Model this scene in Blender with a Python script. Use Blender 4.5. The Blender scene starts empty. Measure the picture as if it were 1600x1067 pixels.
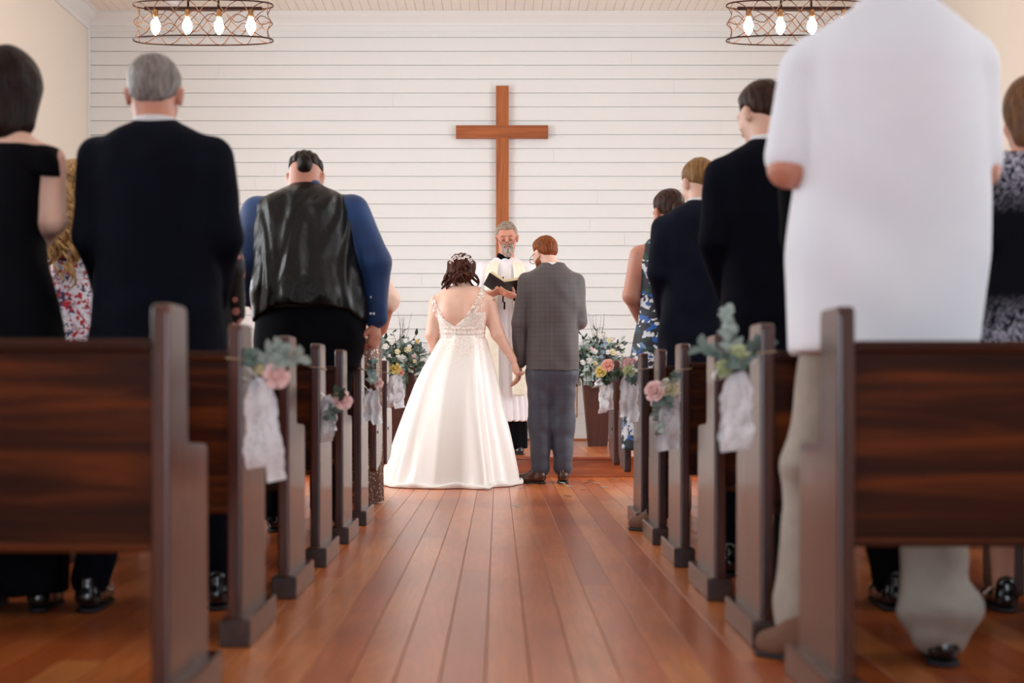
import bpy, bmesh, math, random
import numpy as np
from mathutils import Vector, Matrix, Euler
C = bpy.context.scene.collection
PI = math.pi

# ---------------------------------------------------------------- camera
F = 2222.0; EYE = 0.69; VX = 778.0; VY = 607.0
cam_d = bpy.data.cameras.new('camera'); cam = bpy.data.objects.new('camera', cam_d); C.objects.link(cam)
cam.location = (0, 0, EYE); cam.rotation_euler = (PI/2, 0, 0)
cam_d.sensor_width = 36; cam_d.lens = 36*F/1600
cam_d.shift_x = (800-VX)/1600; cam_d.shift_y = (VY-533.5)/1600
cam_d.dof.use_dof = True; cam_d.dof.focus_distance = 10.35; cam_d.dof.aperture_fstop = 2.3
cam_d.clip_start = .05
bpy.context.scene.camera = cam

# ---------------------------------------------------------------- world, lights, exposure
w = bpy.data.worlds.new('world'); bpy.context.scene.world = w; w.use_nodes = True
w.node_tree.nodes['Background'].inputs[0].default_value = (.86, .93, 1, 1)
w.node_tree.nodes['Background'].inputs[1].default_value = 1.0
vs = bpy.context.scene.view_settings
vs.view_transform = 'Standard'; vs.look = 'None'; vs.gamma = 1; vs.use_curve_mapping = False
vs.exposure = 0.42
bpy.context.scene.cycles.sample_clamp_indirect = 4.0

HALF = 4.15; BACK = 14.4; CEIL = 4.48; REAR = -5.0
WIN_Y = [-2.9, 0.4, 3.7, 7.0, 10.3]
WIN_W, WIN_Z0, WIN_Z1 = 1.15, 1.0, 3.5
def area(name, loc, rot, sx, sy, power, col):
    l = bpy.data.lights.new(name, 'AREA'); l.shape = 'RECTANGLE'; l.size = sx; l.size_y = sy
    l.energy = power; l.color = col
    o = bpy.data.objects.new(name, l); C.objects.link(o); o.location = loc; o.rotation_euler = rot
    return o
# daylight coming in through each side window and the open doors behind the camera
WP = [13, 15, 26, 66, 104]
for i, yy in enumerate(WIN_Y):
    for s in (-1, 1):
        area('window_daylight', (s*(HALF+.10), yy, (WIN_Z0+WIN_Z1)/2), (0, s*PI/2, 0), WIN_Z1-WIN_Z0, WIN_W, WP[i]*(1.12 if s < 0 else .95), (.93, .965, 1.0))
area('doorway_daylight', (0, REAR-.1, 1.5), (PI/2, 0, 0), 2.4, 2.6, 80, (.66, .83, 1.0))

# ---------------------------------------------------------------- helpers
def WX(px, Z): return (px-VX)*Z/F
def WZ(py, Z): return EYE+(VY-py)*Z/F
def srgb(r, g, b):
    f = lambda c: (c/255/12.92) if c/255 <= .04045 else ((c/255+.055)/1.055)**2.4
    return (f(r), f(g), f(b), 1)

def tag(o, label=None, cat=None, group=None, kind=None):
    if label: o['label'] = label
    if cat: o['category'] = cat
    if group: o['group'] = group
    if kind: o['kind'] = kind
    return o
def empty(name, loc=(0, 0, 0), rz=0, label=None, cat=None, group=None):
    o = bpy.data.objects.new(name, None); C.objects.link(o); o.location = loc; o.rotation_euler = (0, 0, rz)
    o.empty_display_size = .1
    return tag(o, label, cat, group)
def link(name, me, parent=None, m=None):
    o = bpy.data.objects.new(name, me); C.objects.link(o)
    if m is not None and len(me.materials) == 0: me.materials.append(m)
    if parent is not None: o.parent = parent
    return o
def copy_tree(o, parent=None):
    c = o.copy(); C.objects.link(c)
    if parent is not None: c.parent = parent
    for ch in [x for x in bpy.data.objects if x.parent == o]: copy_tree(ch, c)
    return c

class MB:
    def __init__(s): s.v = []; s.f = []
    def add(s, vs_, fs):
        n = len(s.v); s.v += [tuple(map(float, q)) for q in vs_]; s.f += [tuple(i+n for i in q) for q in fs]
        return s
    def box(s, x0, x1, y0, y1, z0, z1, R=None, c=(0, 0, 0)):
        vs_ = [(x, y, z) for x in (x0, x1) for y in (y0, y1) for z in (z0, z1)]
        if R is not None: vs_ = [tuple(R @ Vector(q)+Vector(c)) for q in vs_]
        return s.add(vs_, [(0, 1, 3, 2), (4, 6, 7, 5), (0, 4, 5, 1), (2, 3, 7, 6), (0, 2, 6, 4), (1, 5, 7, 3)])
    def tube(s, pts, r, n=8, closed=False, cap=True, flat=None):
        pts = [Vector(p) for p in pts]; N = len(pts)
        if not hasattr(r, '__len__'): r = [r]*N
        rings = []; up = None
        for i in range(N):
            if closed: t = pts[(i+1) % N]-pts[i-1]
            else: t = pts[min(i+1, N-1)]-pts[max(i-1, 0)]
            if t.length < 1e-9: t = Vector((0, 0, 1))
            t.normalize()
            if up is None: up = Vector((0, 0, 1)) if abs(t.z) < .9 else Vector((1, 0, 0))
            a = t.cross(up)
            if a.length < 1e-6: a = t.cross(Vector((1, .3, 0)))
            a.normalize(); b = a.cross(t); up = b
            k = flat or 1
            rings.append([pts[i]+(a*math.cos(q)*r[i]+b*math.sin(q)*r[i]*k) for q in [2*PI*j/n for j in range(n)]])
        vs_ = [p for g in rings for p in g]; fs = []
        for i in range(N if closed else N-1):
            for j in range(n):
                i2 = (i+1) % N; j2 = (j+1) % n
                fs.append((i*n+j, i*n+j2, i2*n+j2, i2*n+j))
        if cap and not closed:
            fs.append(tuple(range(n))[::-1]); fs.append(tuple((N-1)*n+j for j in range(n)))
        return s.add(vs_, fs)
    def lathe(s, prof, n=24, c=(0, 0, 0), R=None, sx=1, sy=1):
        vs_ = []; N = len(prof)
        for (r, z) in prof:
            for j in range(n):
                q = 2*PI*j/n; p = Vector((r*math.cos(q)*sx, r*math.sin(q)*sy, z))
                if R is not None: p = R @ p
                vs_.append(p+Vector(c))
        fs = [(i*n+j, i*n+(j+1) % n, (i+1)*n+(j+1) % n, (i+1)*n+j) for i in range(N-1) for j in range(n)]
        fs.append(tuple(range(n))[::-1]); fs.append(tuple((N-1)*n+j for j in range(n)))
        return s.add(vs_, fs)
    def prism(s, poly, x0, x1, axis='x'):
        n = len(poly)
        if axis == 'x': vs_ = [(x0, a, b) for a, b in poly]+[(x1, a, b) for a, b in poly]
        elif axis == 'y': vs_ = [(a, x0, b) for a, b in poly]+[(a, x1, b) for a, b in poly]
        else: vs_ = [(a, b, x0) for a, b in poly]+[(a, b, x1) for a, b in poly]
        fs = [tuple(range(n))[::-1], tuple(range(n, 2*n))]+[(i, (i+1) % n, (i+1) % n+n, i+n) for i in range(n)]
        return s.add(vs_, fs)
    def grid(s, P, closed_u=False):
        nu = len(P); nv = len(P[0]); vs_ = [p for row in P for p in row]
        fs = [(i*nv+j, i*nv+j+1, ((i+1) % nu)*nv+j+1, ((i+1) % nu)*nv+j) for i in range(nu if closed_u else nu-1) for j in range(nv-1)]
        return s.add(vs_, fs)
    def mesh(s, name, bevel=0, smooth=False, seg=2, fixn=True):
        me = bpy.data.meshes.new(name); me.from_pydata(s.v, [], s.f)
        if fixn or bevel:
            bm = bmesh.new(); bm.from_mesh(me)
            if fixn: bmesh.ops.recalc_face_normals(bm, faces=bm.faces)
            if bevel:
                ed = [e for e in bm.edges if len(e.link_faces) == 2 and e.calc_face_angle(0) > .5]
                bmesh.ops.bevel(bm, geom=ed, offset=bevel, segments=seg, affect='EDGES', profile=.6)
            bm.to_mesh(me); bm.free()
        if smooth: me.polygons.foreach_set('use_smooth', [True]*len(me.polygons))
        me.update(); return me
    def build(s, name, m, parent=None, bevel=0, smooth=False, seg=2, fixn=True, label=None, kind=None):
        o = link(name, s.mesh(name, bevel, smooth, seg, fixn), parent, m)
        if label: o['label'] = label
        if kind: o['kind'] = kind
        return o

# ---------------------------------------------------------------- materials
class NT:
    def __init__(s, name):
        s.m = bpy.data.materials.new(name); s.m.use_nodes = True; s.t = s.m.node_tree
        s.b = s.t.nodes['Principled BSDF']; s.out = s.t.nodes['Material Output']
    def n(s, typ, **kw):
        x = s.t.nodes.new(typ)
        for k, v in kw.items():
            if k.startswith('i_'): x.inputs[int(k[2:])].default_value = v
            elif k.startswith('I_'): x.inputs[k[2:]].default_value = v
            else: setattr(x, k, v)
        return x
    def l(s, a, b): s.t.links.new(a, b)
    def obj(s, scale=(1, 1, 1), world=False):
        c = s.n('ShaderNodeNewGeometry').outputs['Position'] if world else s.n('ShaderNodeTexCoord').outputs['Object']
        mp = s.n('ShaderNodeMapping'); mp.inputs['Scale'].default_value = scale; s.l(c, mp.inputs[0]); return mp.outputs[0]
    def noise(s, vec, sc, det=3, dist=0, rough=.5):
        x = s.n('ShaderNodeTexNoise'); x.inputs['Scale'].default_value = sc; x.inputs['Detail'].default_value = det
        x.inputs['Distortion'].default_value = dist; x.inputs['Roughness'].default_value = rough; s.l(vec, x.inputs['Vector']); return x.outputs['Fac']
    def ramp(s, fac, stops, interp='LINEAR'):
        r = s.n('ShaderNodeValToRGB'); r.color_ramp.interpolation = interp; e = r.color_ramp.elements
        e[0].position, e[0].color = stops[0]; e[1].position, e[1].color = stops[-1]
        for p, c in stops[1:-1]: q = e.new(p); q.color = c
        s.l(fac, r.inputs[0]); return r.outputs[0]
    def mix(s, f, a, b, mode='MIX'):
        x = s.n('ShaderNodeMix', data_type='RGBA', blend_type=mode)
        for i, q in ((0, f), (6, a), (7, b)):
            if isinstance(q, (int, float, tuple)): x.inputs[i].default_value = q
            else: s.l(q, x.inputs[i])
        return x.outputs[2]
    def math(s, op, a, b=0):
        x = s.n('ShaderNodeMath', operation=op)
        for i, q in enumerate((a, b)):
            if isinstance(q, (int, float)): x.inputs[i].default_value = q
            else: s.l(q, x.inputs[i])
        return x.outputs[0]
    def bump(s, h, st=.3, d=.002):
        x = s.n('ShaderNodeBump'); x.inputs['Strength'].default_value = st; x.inputs['Distance'].default_value = d
        s.l(h, x.inputs['Height']); s.l(x.outputs[0], s.b.inputs['Normal'])
    def set(s, col=None, rough=None, **kw):
        if col is not None:
            if isinstance(col, tuple): s.b.inputs['Base Color'].default_value = col
            else: s.l(col, s.b.inputs['Base Color'])
        if rough is not None:
            if isinstance(rough, (int, float)): s.b.inputs['Roughness'].default_value = rough
            else: s.l(rough, s.b.inputs['Roughness'])
        for k, v in kw.items(): s.b.inputs[k.replace('_', ' ')].default_value = v
        return s.m

def fabric(name, col, col2=None, rough=.85, sc=90, bump=.25, var=8, sheen=.15, wr=0, **kw):
    t = NT(name); o = t.obj(); c = t.mix(t.ramp(t.noise(o, var, 4), [(.3, (0, 0, 0, 1)), (.7, (1, 1, 1, 1))]), col, col2 or tuple(list(np.array(col[:3])*.75)+[1]))
    h = t.noise(o, sc, 2)
    if wr: h = t.math('ADD', t.math('MULTIPLY', t.noise(t.obj((1, 1, .5)), 9, 3, 1.5), wr), h)
    t.bump(h, bump, .004)
    return t.set(c, rough, Sheen_Weight=sheen, Sheen_Roughness=.5, **kw)
def paint(name, col, rough=.5, bump=.05, sc=60):
    t = NT(name); o = t.obj(world=True); c = t.mix(t.noise(o, 1.3, 4), col, tuple(list(np.array(col[:3])*.96)+[1]))
    t.bump(t.noise(o, sc, 3), bump, .002); return t.set(c, rough)
def wood(name, dark, mid, light, rough=.28, axis='z', coat=.4, sc=1, spec=.5):
    t = NT(name); st = {'z': (14, 14, 1.1), 'x': (1.1, 14, 14), 'y': (14, 1.1, 14)}[axis]
    o = t.obj(tuple(q*sc for q in st)); rnd = t.n('ShaderNodeObjectInfo').outputs['Random']
    va = t.n('ShaderNodeVectorMath', operation='ADD'); cx = t.n('ShaderNodeCombineXYZ'); r9 = t.math('MULTIPLY', rnd, 37.0)
    for i in range(3): t.l(r9, cx.inputs[i])
    t.l(o, va.inputs[0]); t.l(cx.outputs[0], va.inputs[1])
    n1 = t.noise(va.outputs[0], 1.0, 5, 1.6, .6); n2 = t.noise(va.outputs[0], 5, 3, .4)
    c = t.ramp(n1, [(.25, dark), (.5, mid), (.78, light)])
    c = t.mix(t.math('MULTIPLY', n2, .45), c, dark)
    t.bump(n2, .12, .002)
    return t.set(c, t.math('ADD', t.math('MULTIPLY', n1, .15), rough), Coat_Weight=coat, Coat_Roughness=.15, Specular_IOR_Level=spec)

M = {}
M['wall'] = paint('white_paint', srgb(232, 234, 233), .55)
M['siding'] = paint('siding_paint', srgb(234, 236, 236), .5)
M['plaster'] = paint('cream_plaster', srgb(240, 232, 220), .7, .3, 90)
M['ceil'] = paint('ceiling_paint', srgb(244, 238, 228), .55)
M['pew'] = wood('pew_wood', srgb(30, 9, 5), srgb(74, 29, 15), srgb(110, 52, 28), .22, 'z', .4)
M['pewback'] = wood('pew_back_wood', srgb(20, 7, 2), srgb(60, 24, 7), srgb(136, 66, 16), .36, 'x', .03, sc=.6, spec=.15)
M['pewdark'] = wood('pew_foot_wood', srgb(30, 24, 28), srgb(54, 40, 40), srgb(80, 56, 48), .3, 'y', .4)
M['cross'] = wood('cross_wood', srgb(124, 62, 20), srgb(172, 94, 40), srgb(204, 122, 58), .45, 'z', .1)
M['crossbar'] = wood('crossbar_wood', srgb(116, 56, 18), srgb(160, 84, 36), srgb(196, 114, 54), .45, 'x', .1)
M['planter'] = wood('planter_wood', srgb(44, 18, 12), srgb(72, 33, 23), srgb(90, 44, 30), .45, 'z', .1)
M['step'] = wood('step_wood', srgb(120, 58, 28), srgb(172, 92, 50), srgb(205, 125, 72), .25, 'x', .4)

def floor_mat():
    t = NT('heart_pine_floor'); g = t.n('ShaderNodeNewGeometry').outputs['Position']
    sep = t.n('ShaderNodeSeparateXYZ'); t.l(g, sep.inputs[0])
    row = t.math('FLOOR', t.math('DIVIDE', t.math('ADD', sep.outputs[0], .030), .108))
    rnd = t.n('ShaderNodeObjectInfo').outputs['Random']
    cb = t.n('ShaderNodeCombineXYZ'); t.l(row, cb.inputs[0]); t.l(rnd, cb.inputs[1])
    wn = t.n('ShaderNodeTexWhiteNoise', noise_dimensions='3D'); t.l(cb.outputs[0], wn.inputs['Vector'])
    mp = t.n('ShaderNodeMapping'); mp.inputs['Scale'].default_value = (12, .8, 12); t.l(g, mp.inputs[0])
    va = t.n('ShaderNodeVectorMath', operation='ADD'); sc = t.n('ShaderNodeVectorMath', operation='SCALE'); sc.inputs['Scale'].default_value = 40
    t.l(wn.outputs['Color'], sc.inputs[0]); t.l(mp.outputs[0], va.inputs[0]); t.l(sc.outputs[0], va.inputs[1])
    n1 = t.noise(va.outputs[0], .9, 4, 1.2, .55)
    rings = t.math('ABSOLUTE', t.math('SINE', t.math('MULTIPLY', n1, 22.0)))
    base = t.ramp(wn.outputs['Value'], [(0, srgb(186, 92, 42)), (.35, srgb(202, 106, 48)), (.7, srgb(216, 120, 58)), (1, srgb(228, 142, 76))])
    c = t.mix(t.math('MULTIPLY', rings, .32), base, srgb(140, 64, 24))
    big = t.noise(t.obj((1, .35, 1), world=True), 2.2, 4, .5)
    c = t.mix(t.ramp(big, [(.42, (0, 0, 0, 1)), (.75, (.45, .45, .45, 1))]), c, srgb(122, 54, 28))
    t.bump(t.noise(t.obj((1, .35, 1), world=True), 5, 2), .05, .004)
    return t.set(c, .278, Coat_Weight=0, Specular_IOR_Level=.5, IOR=2.0)
M['floor'] = floor_mat()

def skin(name, col, blot=.12):
    t = NT(name); o = t.obj(); r = tuple([col[0]*.92, col[1]*.68, col[2]*.6, 1])
    c = t.mix(t.ramp(t.noise(o, 9, 3), [(.42, (0, 0, 0, 1)), (.8, (.55, .55, .55, 1))]), col, r)
    t.bump(t.noise(o, 160, 2), .08, .001)
    return t.set(c, .48, Subsurface_Weight=.12, Subsurface_Radius=(.02, .008, .004), Subsurface_Scale=.5)
def hair(name, c1, c2, ax=(60, 60, 9), rough=.42, bump=.8):
    t = NT(name); o = t.obj(ax); n = t.noise(o, 1.6, 4, .8)
    c = t.ramp(n, [(.3, c1), (.7, c2)]); t.bump(n, bump, .006); return t.set(c, rough, Specular_IOR_Level=.15)
M['skin_fair'] = skin('skin_fair', srgb(232, 190, 170))
M['skin_mid'] = skin('skin_mid', srgb(212, 158, 134))
M['skin_ruddy'] = skin('skin_ruddy', srgb(200, 140, 118))
M['h_brown'] = hair('hair_auburn', srgb(28, 11, 6), srgb(84, 40, 24))
M['h_red'] = hair('hair_ginger', srgb(70, 32, 13), srgb(158, 86, 40))
M['h_black'] = hair('hair_black', srgb(16, 10, 10), srgb(44, 28, 24))
M['h_dark'] = hair('hair_dark_brown', srgb(30, 18, 14), srgb(74, 46, 34))
M['h_grey'] = hair('hair_grey', srgb(84, 74, 70), srgb(158, 150, 146))
M['h_blond'] = hair('hair_blond', srgb(120, 84, 50), srgb(206, 166, 112))
M['h_bob'] = hair('hair_bob_brown', srgb(70, 44, 28), srgb(140, 98, 66))
M['h_beard'] = hair('hair_beard_grey', srgb(112, 92, 82), srgb(196, 184, 174))
M['h_dblond'] = hair('hair_dark_blond', srgb(94, 62, 36), srgb(168, 124, 76))
M['h_pgrey'] = hair('hair_grey_brown', srgb(96, 78, 64), srgb(176, 160, 144))

M['navy'] = fabric('navy_wool', srgb(9, 11, 21), srgb(13, 15, 28), .85, 300, .2, sheen=0, Specular_IOR_Level=.08)
M['navy2'] = fabric('navy_wool_lighter', srgb(15, 18, 32), srgb(21, 25, 42), .85, 300, .2, sheen=0, Specular_IOR_Level=.12)
M['blackf'] = fabric('black_fabric', srgb(6, 6, 10), srgb(10, 10, 16), .85, sheen=0, Specular_IOR_Level=.08)
M['blackdress'] = fabric('black_dress_fabric', srgb(6, 5, 9), srgb(11, 12, 20), .75, sheen=0, Specular_IOR_Level=.08)
M['whiteshirt'] = fabric('white_shirt_cotton', srgb(240, 245, 254), srgb(230, 236, 250), .8, 200, .15, 3)
M['collar'] = fabric('white_collar_cotton', srgb(238, 238, 242))
M['khaki'] = fabric('stone_chino', srgb(176, 168, 158), srgb(150, 142, 132), wr=.8)
M['blue'] = fabric('royal_blue_shirt', srgb(2, 58, 116), srgb(2, 42, 88), .65, 200, .35, wr=1.2)
M['bluelining'] = fabric('blue_yoke', srgb(14, 52, 112))
def leather():
    t = NT('black_leather'); o = t.obj(); t.bump(t.math('ADD', t.math('MULTIPLY', t.noise(t.obj((1.6, 1, .55)), 4, 1, .8), 8.0), t.math('MULTIPLY', t.noise(o, 60, 2), .15)), .7, .02)
    return t.set(t.mix(t.noise(o, 5, 3), srgb(7, 5, 6), srgb(16, 12, 12)), .38, Specular_IOR_Level=.3)
M['leather'] = leather()
def plaid():
    t = NT('grey_windowpane_wool'); o = t.obj(); c = None
    n = t.noise(o, 5, 3)
    base = t.mix(n, srgb(66, 57, 57), srgb(84, 74, 74))
    for ax in ('X', 'Z'):
        wv = t.n('ShaderNodeTexWave', wave_type='BANDS', bands_direction=ax); wv.inputs['Scale'].default_value = 9; t.l(o, wv.inputs[0])
        base = t.mix(t.ramp(wv.outputs['Fac'], [(.86, (0, 0, 0, 1)), (.98, (.28, .28, .28, 1))]), base, srgb(34, 30, 34))
        wv = t.n('ShaderNodeTexWave', wave_type='BANDS', bands_direction=ax); wv.inputs['Scale'].default_value = 90; t.l(o, wv.inputs[0])
        base = t.mix(t.math('MULTIPLY', wv.outputs['Fac'], .25), base, srgb(100, 93, 98))
    t.bump(t.math('ADD', t.math('MULTIPLY', t.noise(t.obj((1, 1, .6)), 8, 3, 1.5), 2.0), t.noise(o, 300, 2)), .3, .006)
    return t.set(base, .62, Sheen_Weight=.2)
M['plaid'] = plaid()
def slate():
    t = NT('slate_trouser_wool'); o = t.obj()
    base = t.mix(t.noise(o, 5, 3), srgb(50, 52, 66), srgb(66, 68, 84))
    for ax in ('X', 'Z'):
        wv = t.n('ShaderNodeTexWave', wave_type='BANDS', bands_direction=ax); wv.inputs['Scale'].default_value = 9; t.l(o, wv.inputs[0])
        base = t.mix(t.ramp(wv.outputs['Fac'], [(.88, (0, 0, 0, 1)), (.98, (.22, .22, .22, 1))]), base, srgb(34, 36, 48))
    t.bump(t.noise(t.obj((1, 1, .4)), 9, 3, 1.2), .35, .01)
    return t.set(base, .6, Sheen_Weight=.2)
M['slate'] = slate()
def satin():
    t = NT('ivory_satin'); o = t.obj()
    t.bump(t.noise(t.obj((1, 1, .25)), 7, 3, .8), .12, .01)
    sp = t.n('ShaderNodeSeparateXYZ'); t.l(o, sp.inputs[0]); hi = t.math('MINIMUM', t.math('MAXIMUM', t.math('MULTIPLY', t.math('SUBTRACT', sp.outputs[2], .80), 3.5), 0), .75)
    lc = t.ramp(t.noise(o, 38, 3, 2.5, .6), [(.44, (1, 1, 1, 1)), (.52, (0, 0, 0, 1))])
    return t.set(t.mix(t.math('MULTIPLY', lc, hi), t.mix(t.noise(o, 2, 2), srgb(248, 243, 238), srgb(241, 235, 229)), srgb(232, 208, 194)), .34, Specular_IOR_Level=.45, Sheen_Weight=.2)
M['satin'] = satin()
def lace(name, col, under, thr=(.36, .5), sc=55, alpha=True, dist=3, al0=.15):
    t = NT(name); o = t.obj(); nz_ = t.noise(o, sc, 3, dist, .6)
    m = t.ramp(nz_, [(thr[0], (0, 0, 0, 1)), (thr[1], (1, 1, 1, 1))])
    t.bump(m, .5, .003)
    t.set(t.mix(m, under, col), .7)
    if alpha:
        t.l(t.math('MAXIMUM', t.math('MULTIPLY', m, 1.0), al0), t.b.inputs['Alpha'])
    return t.m
M['lace_top'] = lace('ivory_lace_illusion', srgb(246, 236, 228), srgb(238, 214, 200), (.46, .54), 42, True, 2, .18)
M['lace_bodice'] = lace('ivory_lace_bodice', srgb(246, 240, 234), srgb(226, 194, 178), (.40, .52), 38, False)
M['ribbon'] = lace('white_lace_ribbon', srgb(250, 250, 255), srgb(234, 234, 244), (.33, .46), 55, True, 2, .94)
M['surplice'] = fabric('white_surplice_linen', srgb(240, 234, 236), srgb(230, 222, 226), .75, 200, .15, 3)
M['stole'] = fabric('cream_stole_brocade', srgb(242, 234, 216), srgb(232, 222, 200), .6, 60, .5, 30)
M['altarcloth'] = fabric('white_altar_cloth', srgb(242, 238, 236), None, .8, 100, .1)
M['beigecloth'] = fabric('beige_runner_cloth', srgb(226, 206, 188), None, .8, 100, .1)

def cells(name, cols, sc=30, dist=.35, rough=.7, stretch=(1, 1, 1), rnd=1):
    t = NT(name); o = t.obj(stretch)
    nn = t.n('ShaderNodeTexNoise'); nn.inputs['Scale'].default_value = sc*.5; nn.inputs['Detail'].default_value = 3; t.l(o, nn.inputs['Vector'])
    v1 = t.n('ShaderNodeVectorMath', operation='SCALE'); v1.inputs['Scale'].default_value = dist; t.l(nn.outputs['Color'], v1.inputs[0])
    v2 = t.n('ShaderNodeVectorMath', operation='ADD'); t.l(o, v2.inputs[0]); t.l(v1.outputs[0], v2.inputs[1])
    vo = t.n('ShaderNodeTexVoronoi'); vo.inputs['Scale'].default_value = sc; vo.inputs['Randomness'].default_value = rnd; t.l(v2.outputs[0], vo.inputs['Vector'])
    sp = t.n('ShaderNodeSeparateColor'); t.l(vo.outputs['Color'], sp.inputs[0])
    n = len(cols); acc = 0; st = []
    tot = sum(wt for _, wt in cols)
    for c, wt in cols: st.append((acc/tot, c)); acc += wt
    return t.set(t.ramp(sp.outputs[0], st, 'CONSTANT'), rough)
W_ = srgb(232, 228, 236); 
M['floral_red'] = cells('red_white_floral', [(srgb(225, 222, 234), 5), (srgb(178, 24, 44), 2.2), (srgb(56, 48, 82), 1.3), (srgb(190, 184, 206), 2)], 75, .05)
M['floral_blue'] = cells('blue_green_floral', [(srgb(10, 13, 30), 6), (srgb(222, 224, 230), 2.2), (srgb(20, 88, 170), 1.3), (srgb(10, 12, 28), 2), (srgb(16, 62, 44), 2), (srgb(110, 140, 176), .8), (srgb(226, 230, 236), .8)], 19, .30, .6, (1, 1, 1.5))
def lacenavy():
    t = NT('navy_with_white_lace'); o = t.obj()
    sp = t.n('ShaderNodeSeparateXYZ'); t.l(o, sp.inputs[0])
    hi = t.math('MULTIPLY', t.math('SUBTRACT', sp.outputs[2], 1.22), 6)
    lo = t.math('MULTIPLY', t.math('SUBTRACT', .98, sp.outputs[2]), 6)
    msk = t.math('MINIMUM', t.math('MAXIMUM', t.math('MAXIMUM', hi, lo), 0), 1)
    nz_ = t.noise(o, 30, 3, 3.5, .6); m = t.ramp(nz_, [(.47, (0, 0, 0, 1)), (.55, (1, 1, 1, 1))])
    return t.set(t.mix(t.math('MULTIPLY', m, msk), srgb(6, 7, 18), srgb(200, 198, 218)), .7, Specular_IOR_Level=.1)
M['lacenavy'] = lacenavy()
def dotlace():
    t = NT('black_lace_pink_bloom'); o = t.obj(); vo = t.n('ShaderNodeTexVoronoi'); vo.inputs['Scale'].default_value = 20; t.l(o, vo.inputs['Vector'])
    return t.set(t.ramp(vo.outputs['Distance'], [(.30, srgb(206, 140, 132)), (.36, srgb(14, 10, 12))]), .7)
M['dotlace'] = dotlace()
def sequin():
    t = NT('bronze_sequin'); o = t.obj(); vo = t.n('ShaderNodeTexVoronoi'); vo.inputs['Scale'].default_value = 75; t.l(o, vo.inputs['Vector'])
    c = t.ramp(vo.outputs['Distance'], [(.2, srgb(236, 214, 196)), (.34, srgb(108, 80, 70))])
    t.bump(t.noise(t.obj((1, 1, .3)), 12, 3, 1), .5, .01)
    return t.set(c, .35, Metallic=.4)
M['sequin'] = sequin()
M['peach'] = fabric('peach_chiffon', srgb(232, 190, 172), srgb(240, 206, 188), .7)
def simple(name, col, rough=.5, metal=0, **kw):
    t = NT(name); c = t.mix(t.noise(t.obj(), 12, 3), col, tuple(list(np.array(col[:3])*.86)+[1])); return t.set(c, rough, Metallic=metal, **kw)
M['shoe_brown'] = simple('brown_shoe_leather', srgb(74, 38, 26), .22, Coat_Weight=.5)
M['shoe_black'] = simple('black_shoe_leather', srgb(14, 14, 18), .15, Coat_Weight=.6)
M['shoe_tan'] = simple('tan_shoe_suede', srgb(120, 84, 66), .8)
M['sole'] = simple('dark_sole_rubber', srgb(34, 34, 40), .6)
M['bronze'] = simple('dark_bronze', srgb(70, 46, 38), .35, .8)
M['copper'] = simple('copper_band', srgb(120, 80, 58), .4, .6)
M['brass'] = simple('brass_socket', srgb(176, 130, 84), .3, .9)
M['blackmetal'] = simple('black_metal', srgb(18, 16, 18), .35, .3)
M['silver'] = simple('silver_metal', srgb(200, 200, 205), .25, .9)
M['plastic'] = simple('white_plastic', srgb(238, 238, 240), .4)
M['cover'] = simple('black_book_leather', srgb(30, 22, 26), .4)
M['pages'] = fabric('cream_page_edges', srgb(226, 204, 160), None, .7, 300, .5)
M['twine'] = simple('jute_twine', srgb(176, 150, 118), .9)
M['twig'] = simple('grey_brown_twig', srgb(120, 100, 88), .8)
M['leaf'] = simple('eucalyptus_leaf', srgb(112, 134, 128), .55)
M['leaf2'] = simple('dark_green_leaf', srgb(50, 72, 52), .5)
M['leaf3'] = simple('silver_green_leaf', srgb(158, 174, 168), .55)
M['pink'] = simple('pink_petals', srgb(250, 208, 206), .6)
M['coral'] = simple('coral_petals', srgb(246, 178, 160), .6)
M['cream'] = simple('cream_petals', srgb(238, 228, 190), .6)
M['yellow'] = simple('yellow_petals', srgb(226, 198, 108), .6)
M['white_p'] = simple('white_petals', srgb(242, 240, 236), .6)
M['blue_p'] = simple('blue_petals', srgb(150, 172, 205), .6)
M['green_p'] = simple('green_petals', srgb(196, 204, 156), .6)
M['pearl'] = simple('pearl_beads', srgb(248, 238, 232), .25)
M['ink'] = simple('dark_ink', srgb(84, 66, 64), .6)
M['eye_dark'] = simple('brown_iris', srgb(40, 24, 18), .2)
def bulbm():
    t = NT('lit_bulb_glass'); t.set((1, .85, .62, 1), .2); t.b.inputs['Emission Color'].default_value = (1, .80, .52, 1); t.b.inputs['Emission Strength'].default_value = 22; return t.m
M['bulb'] = bulbm()
def glassm():
    t = NT('lens_glass'); t.b.inputs['Transmission Weight'].default_value = 1; t.b.inputs['Alpha'].default_value = .25; return t.set((1, 1, 1, 1), .02)
M['lens'] = glassm()
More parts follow.
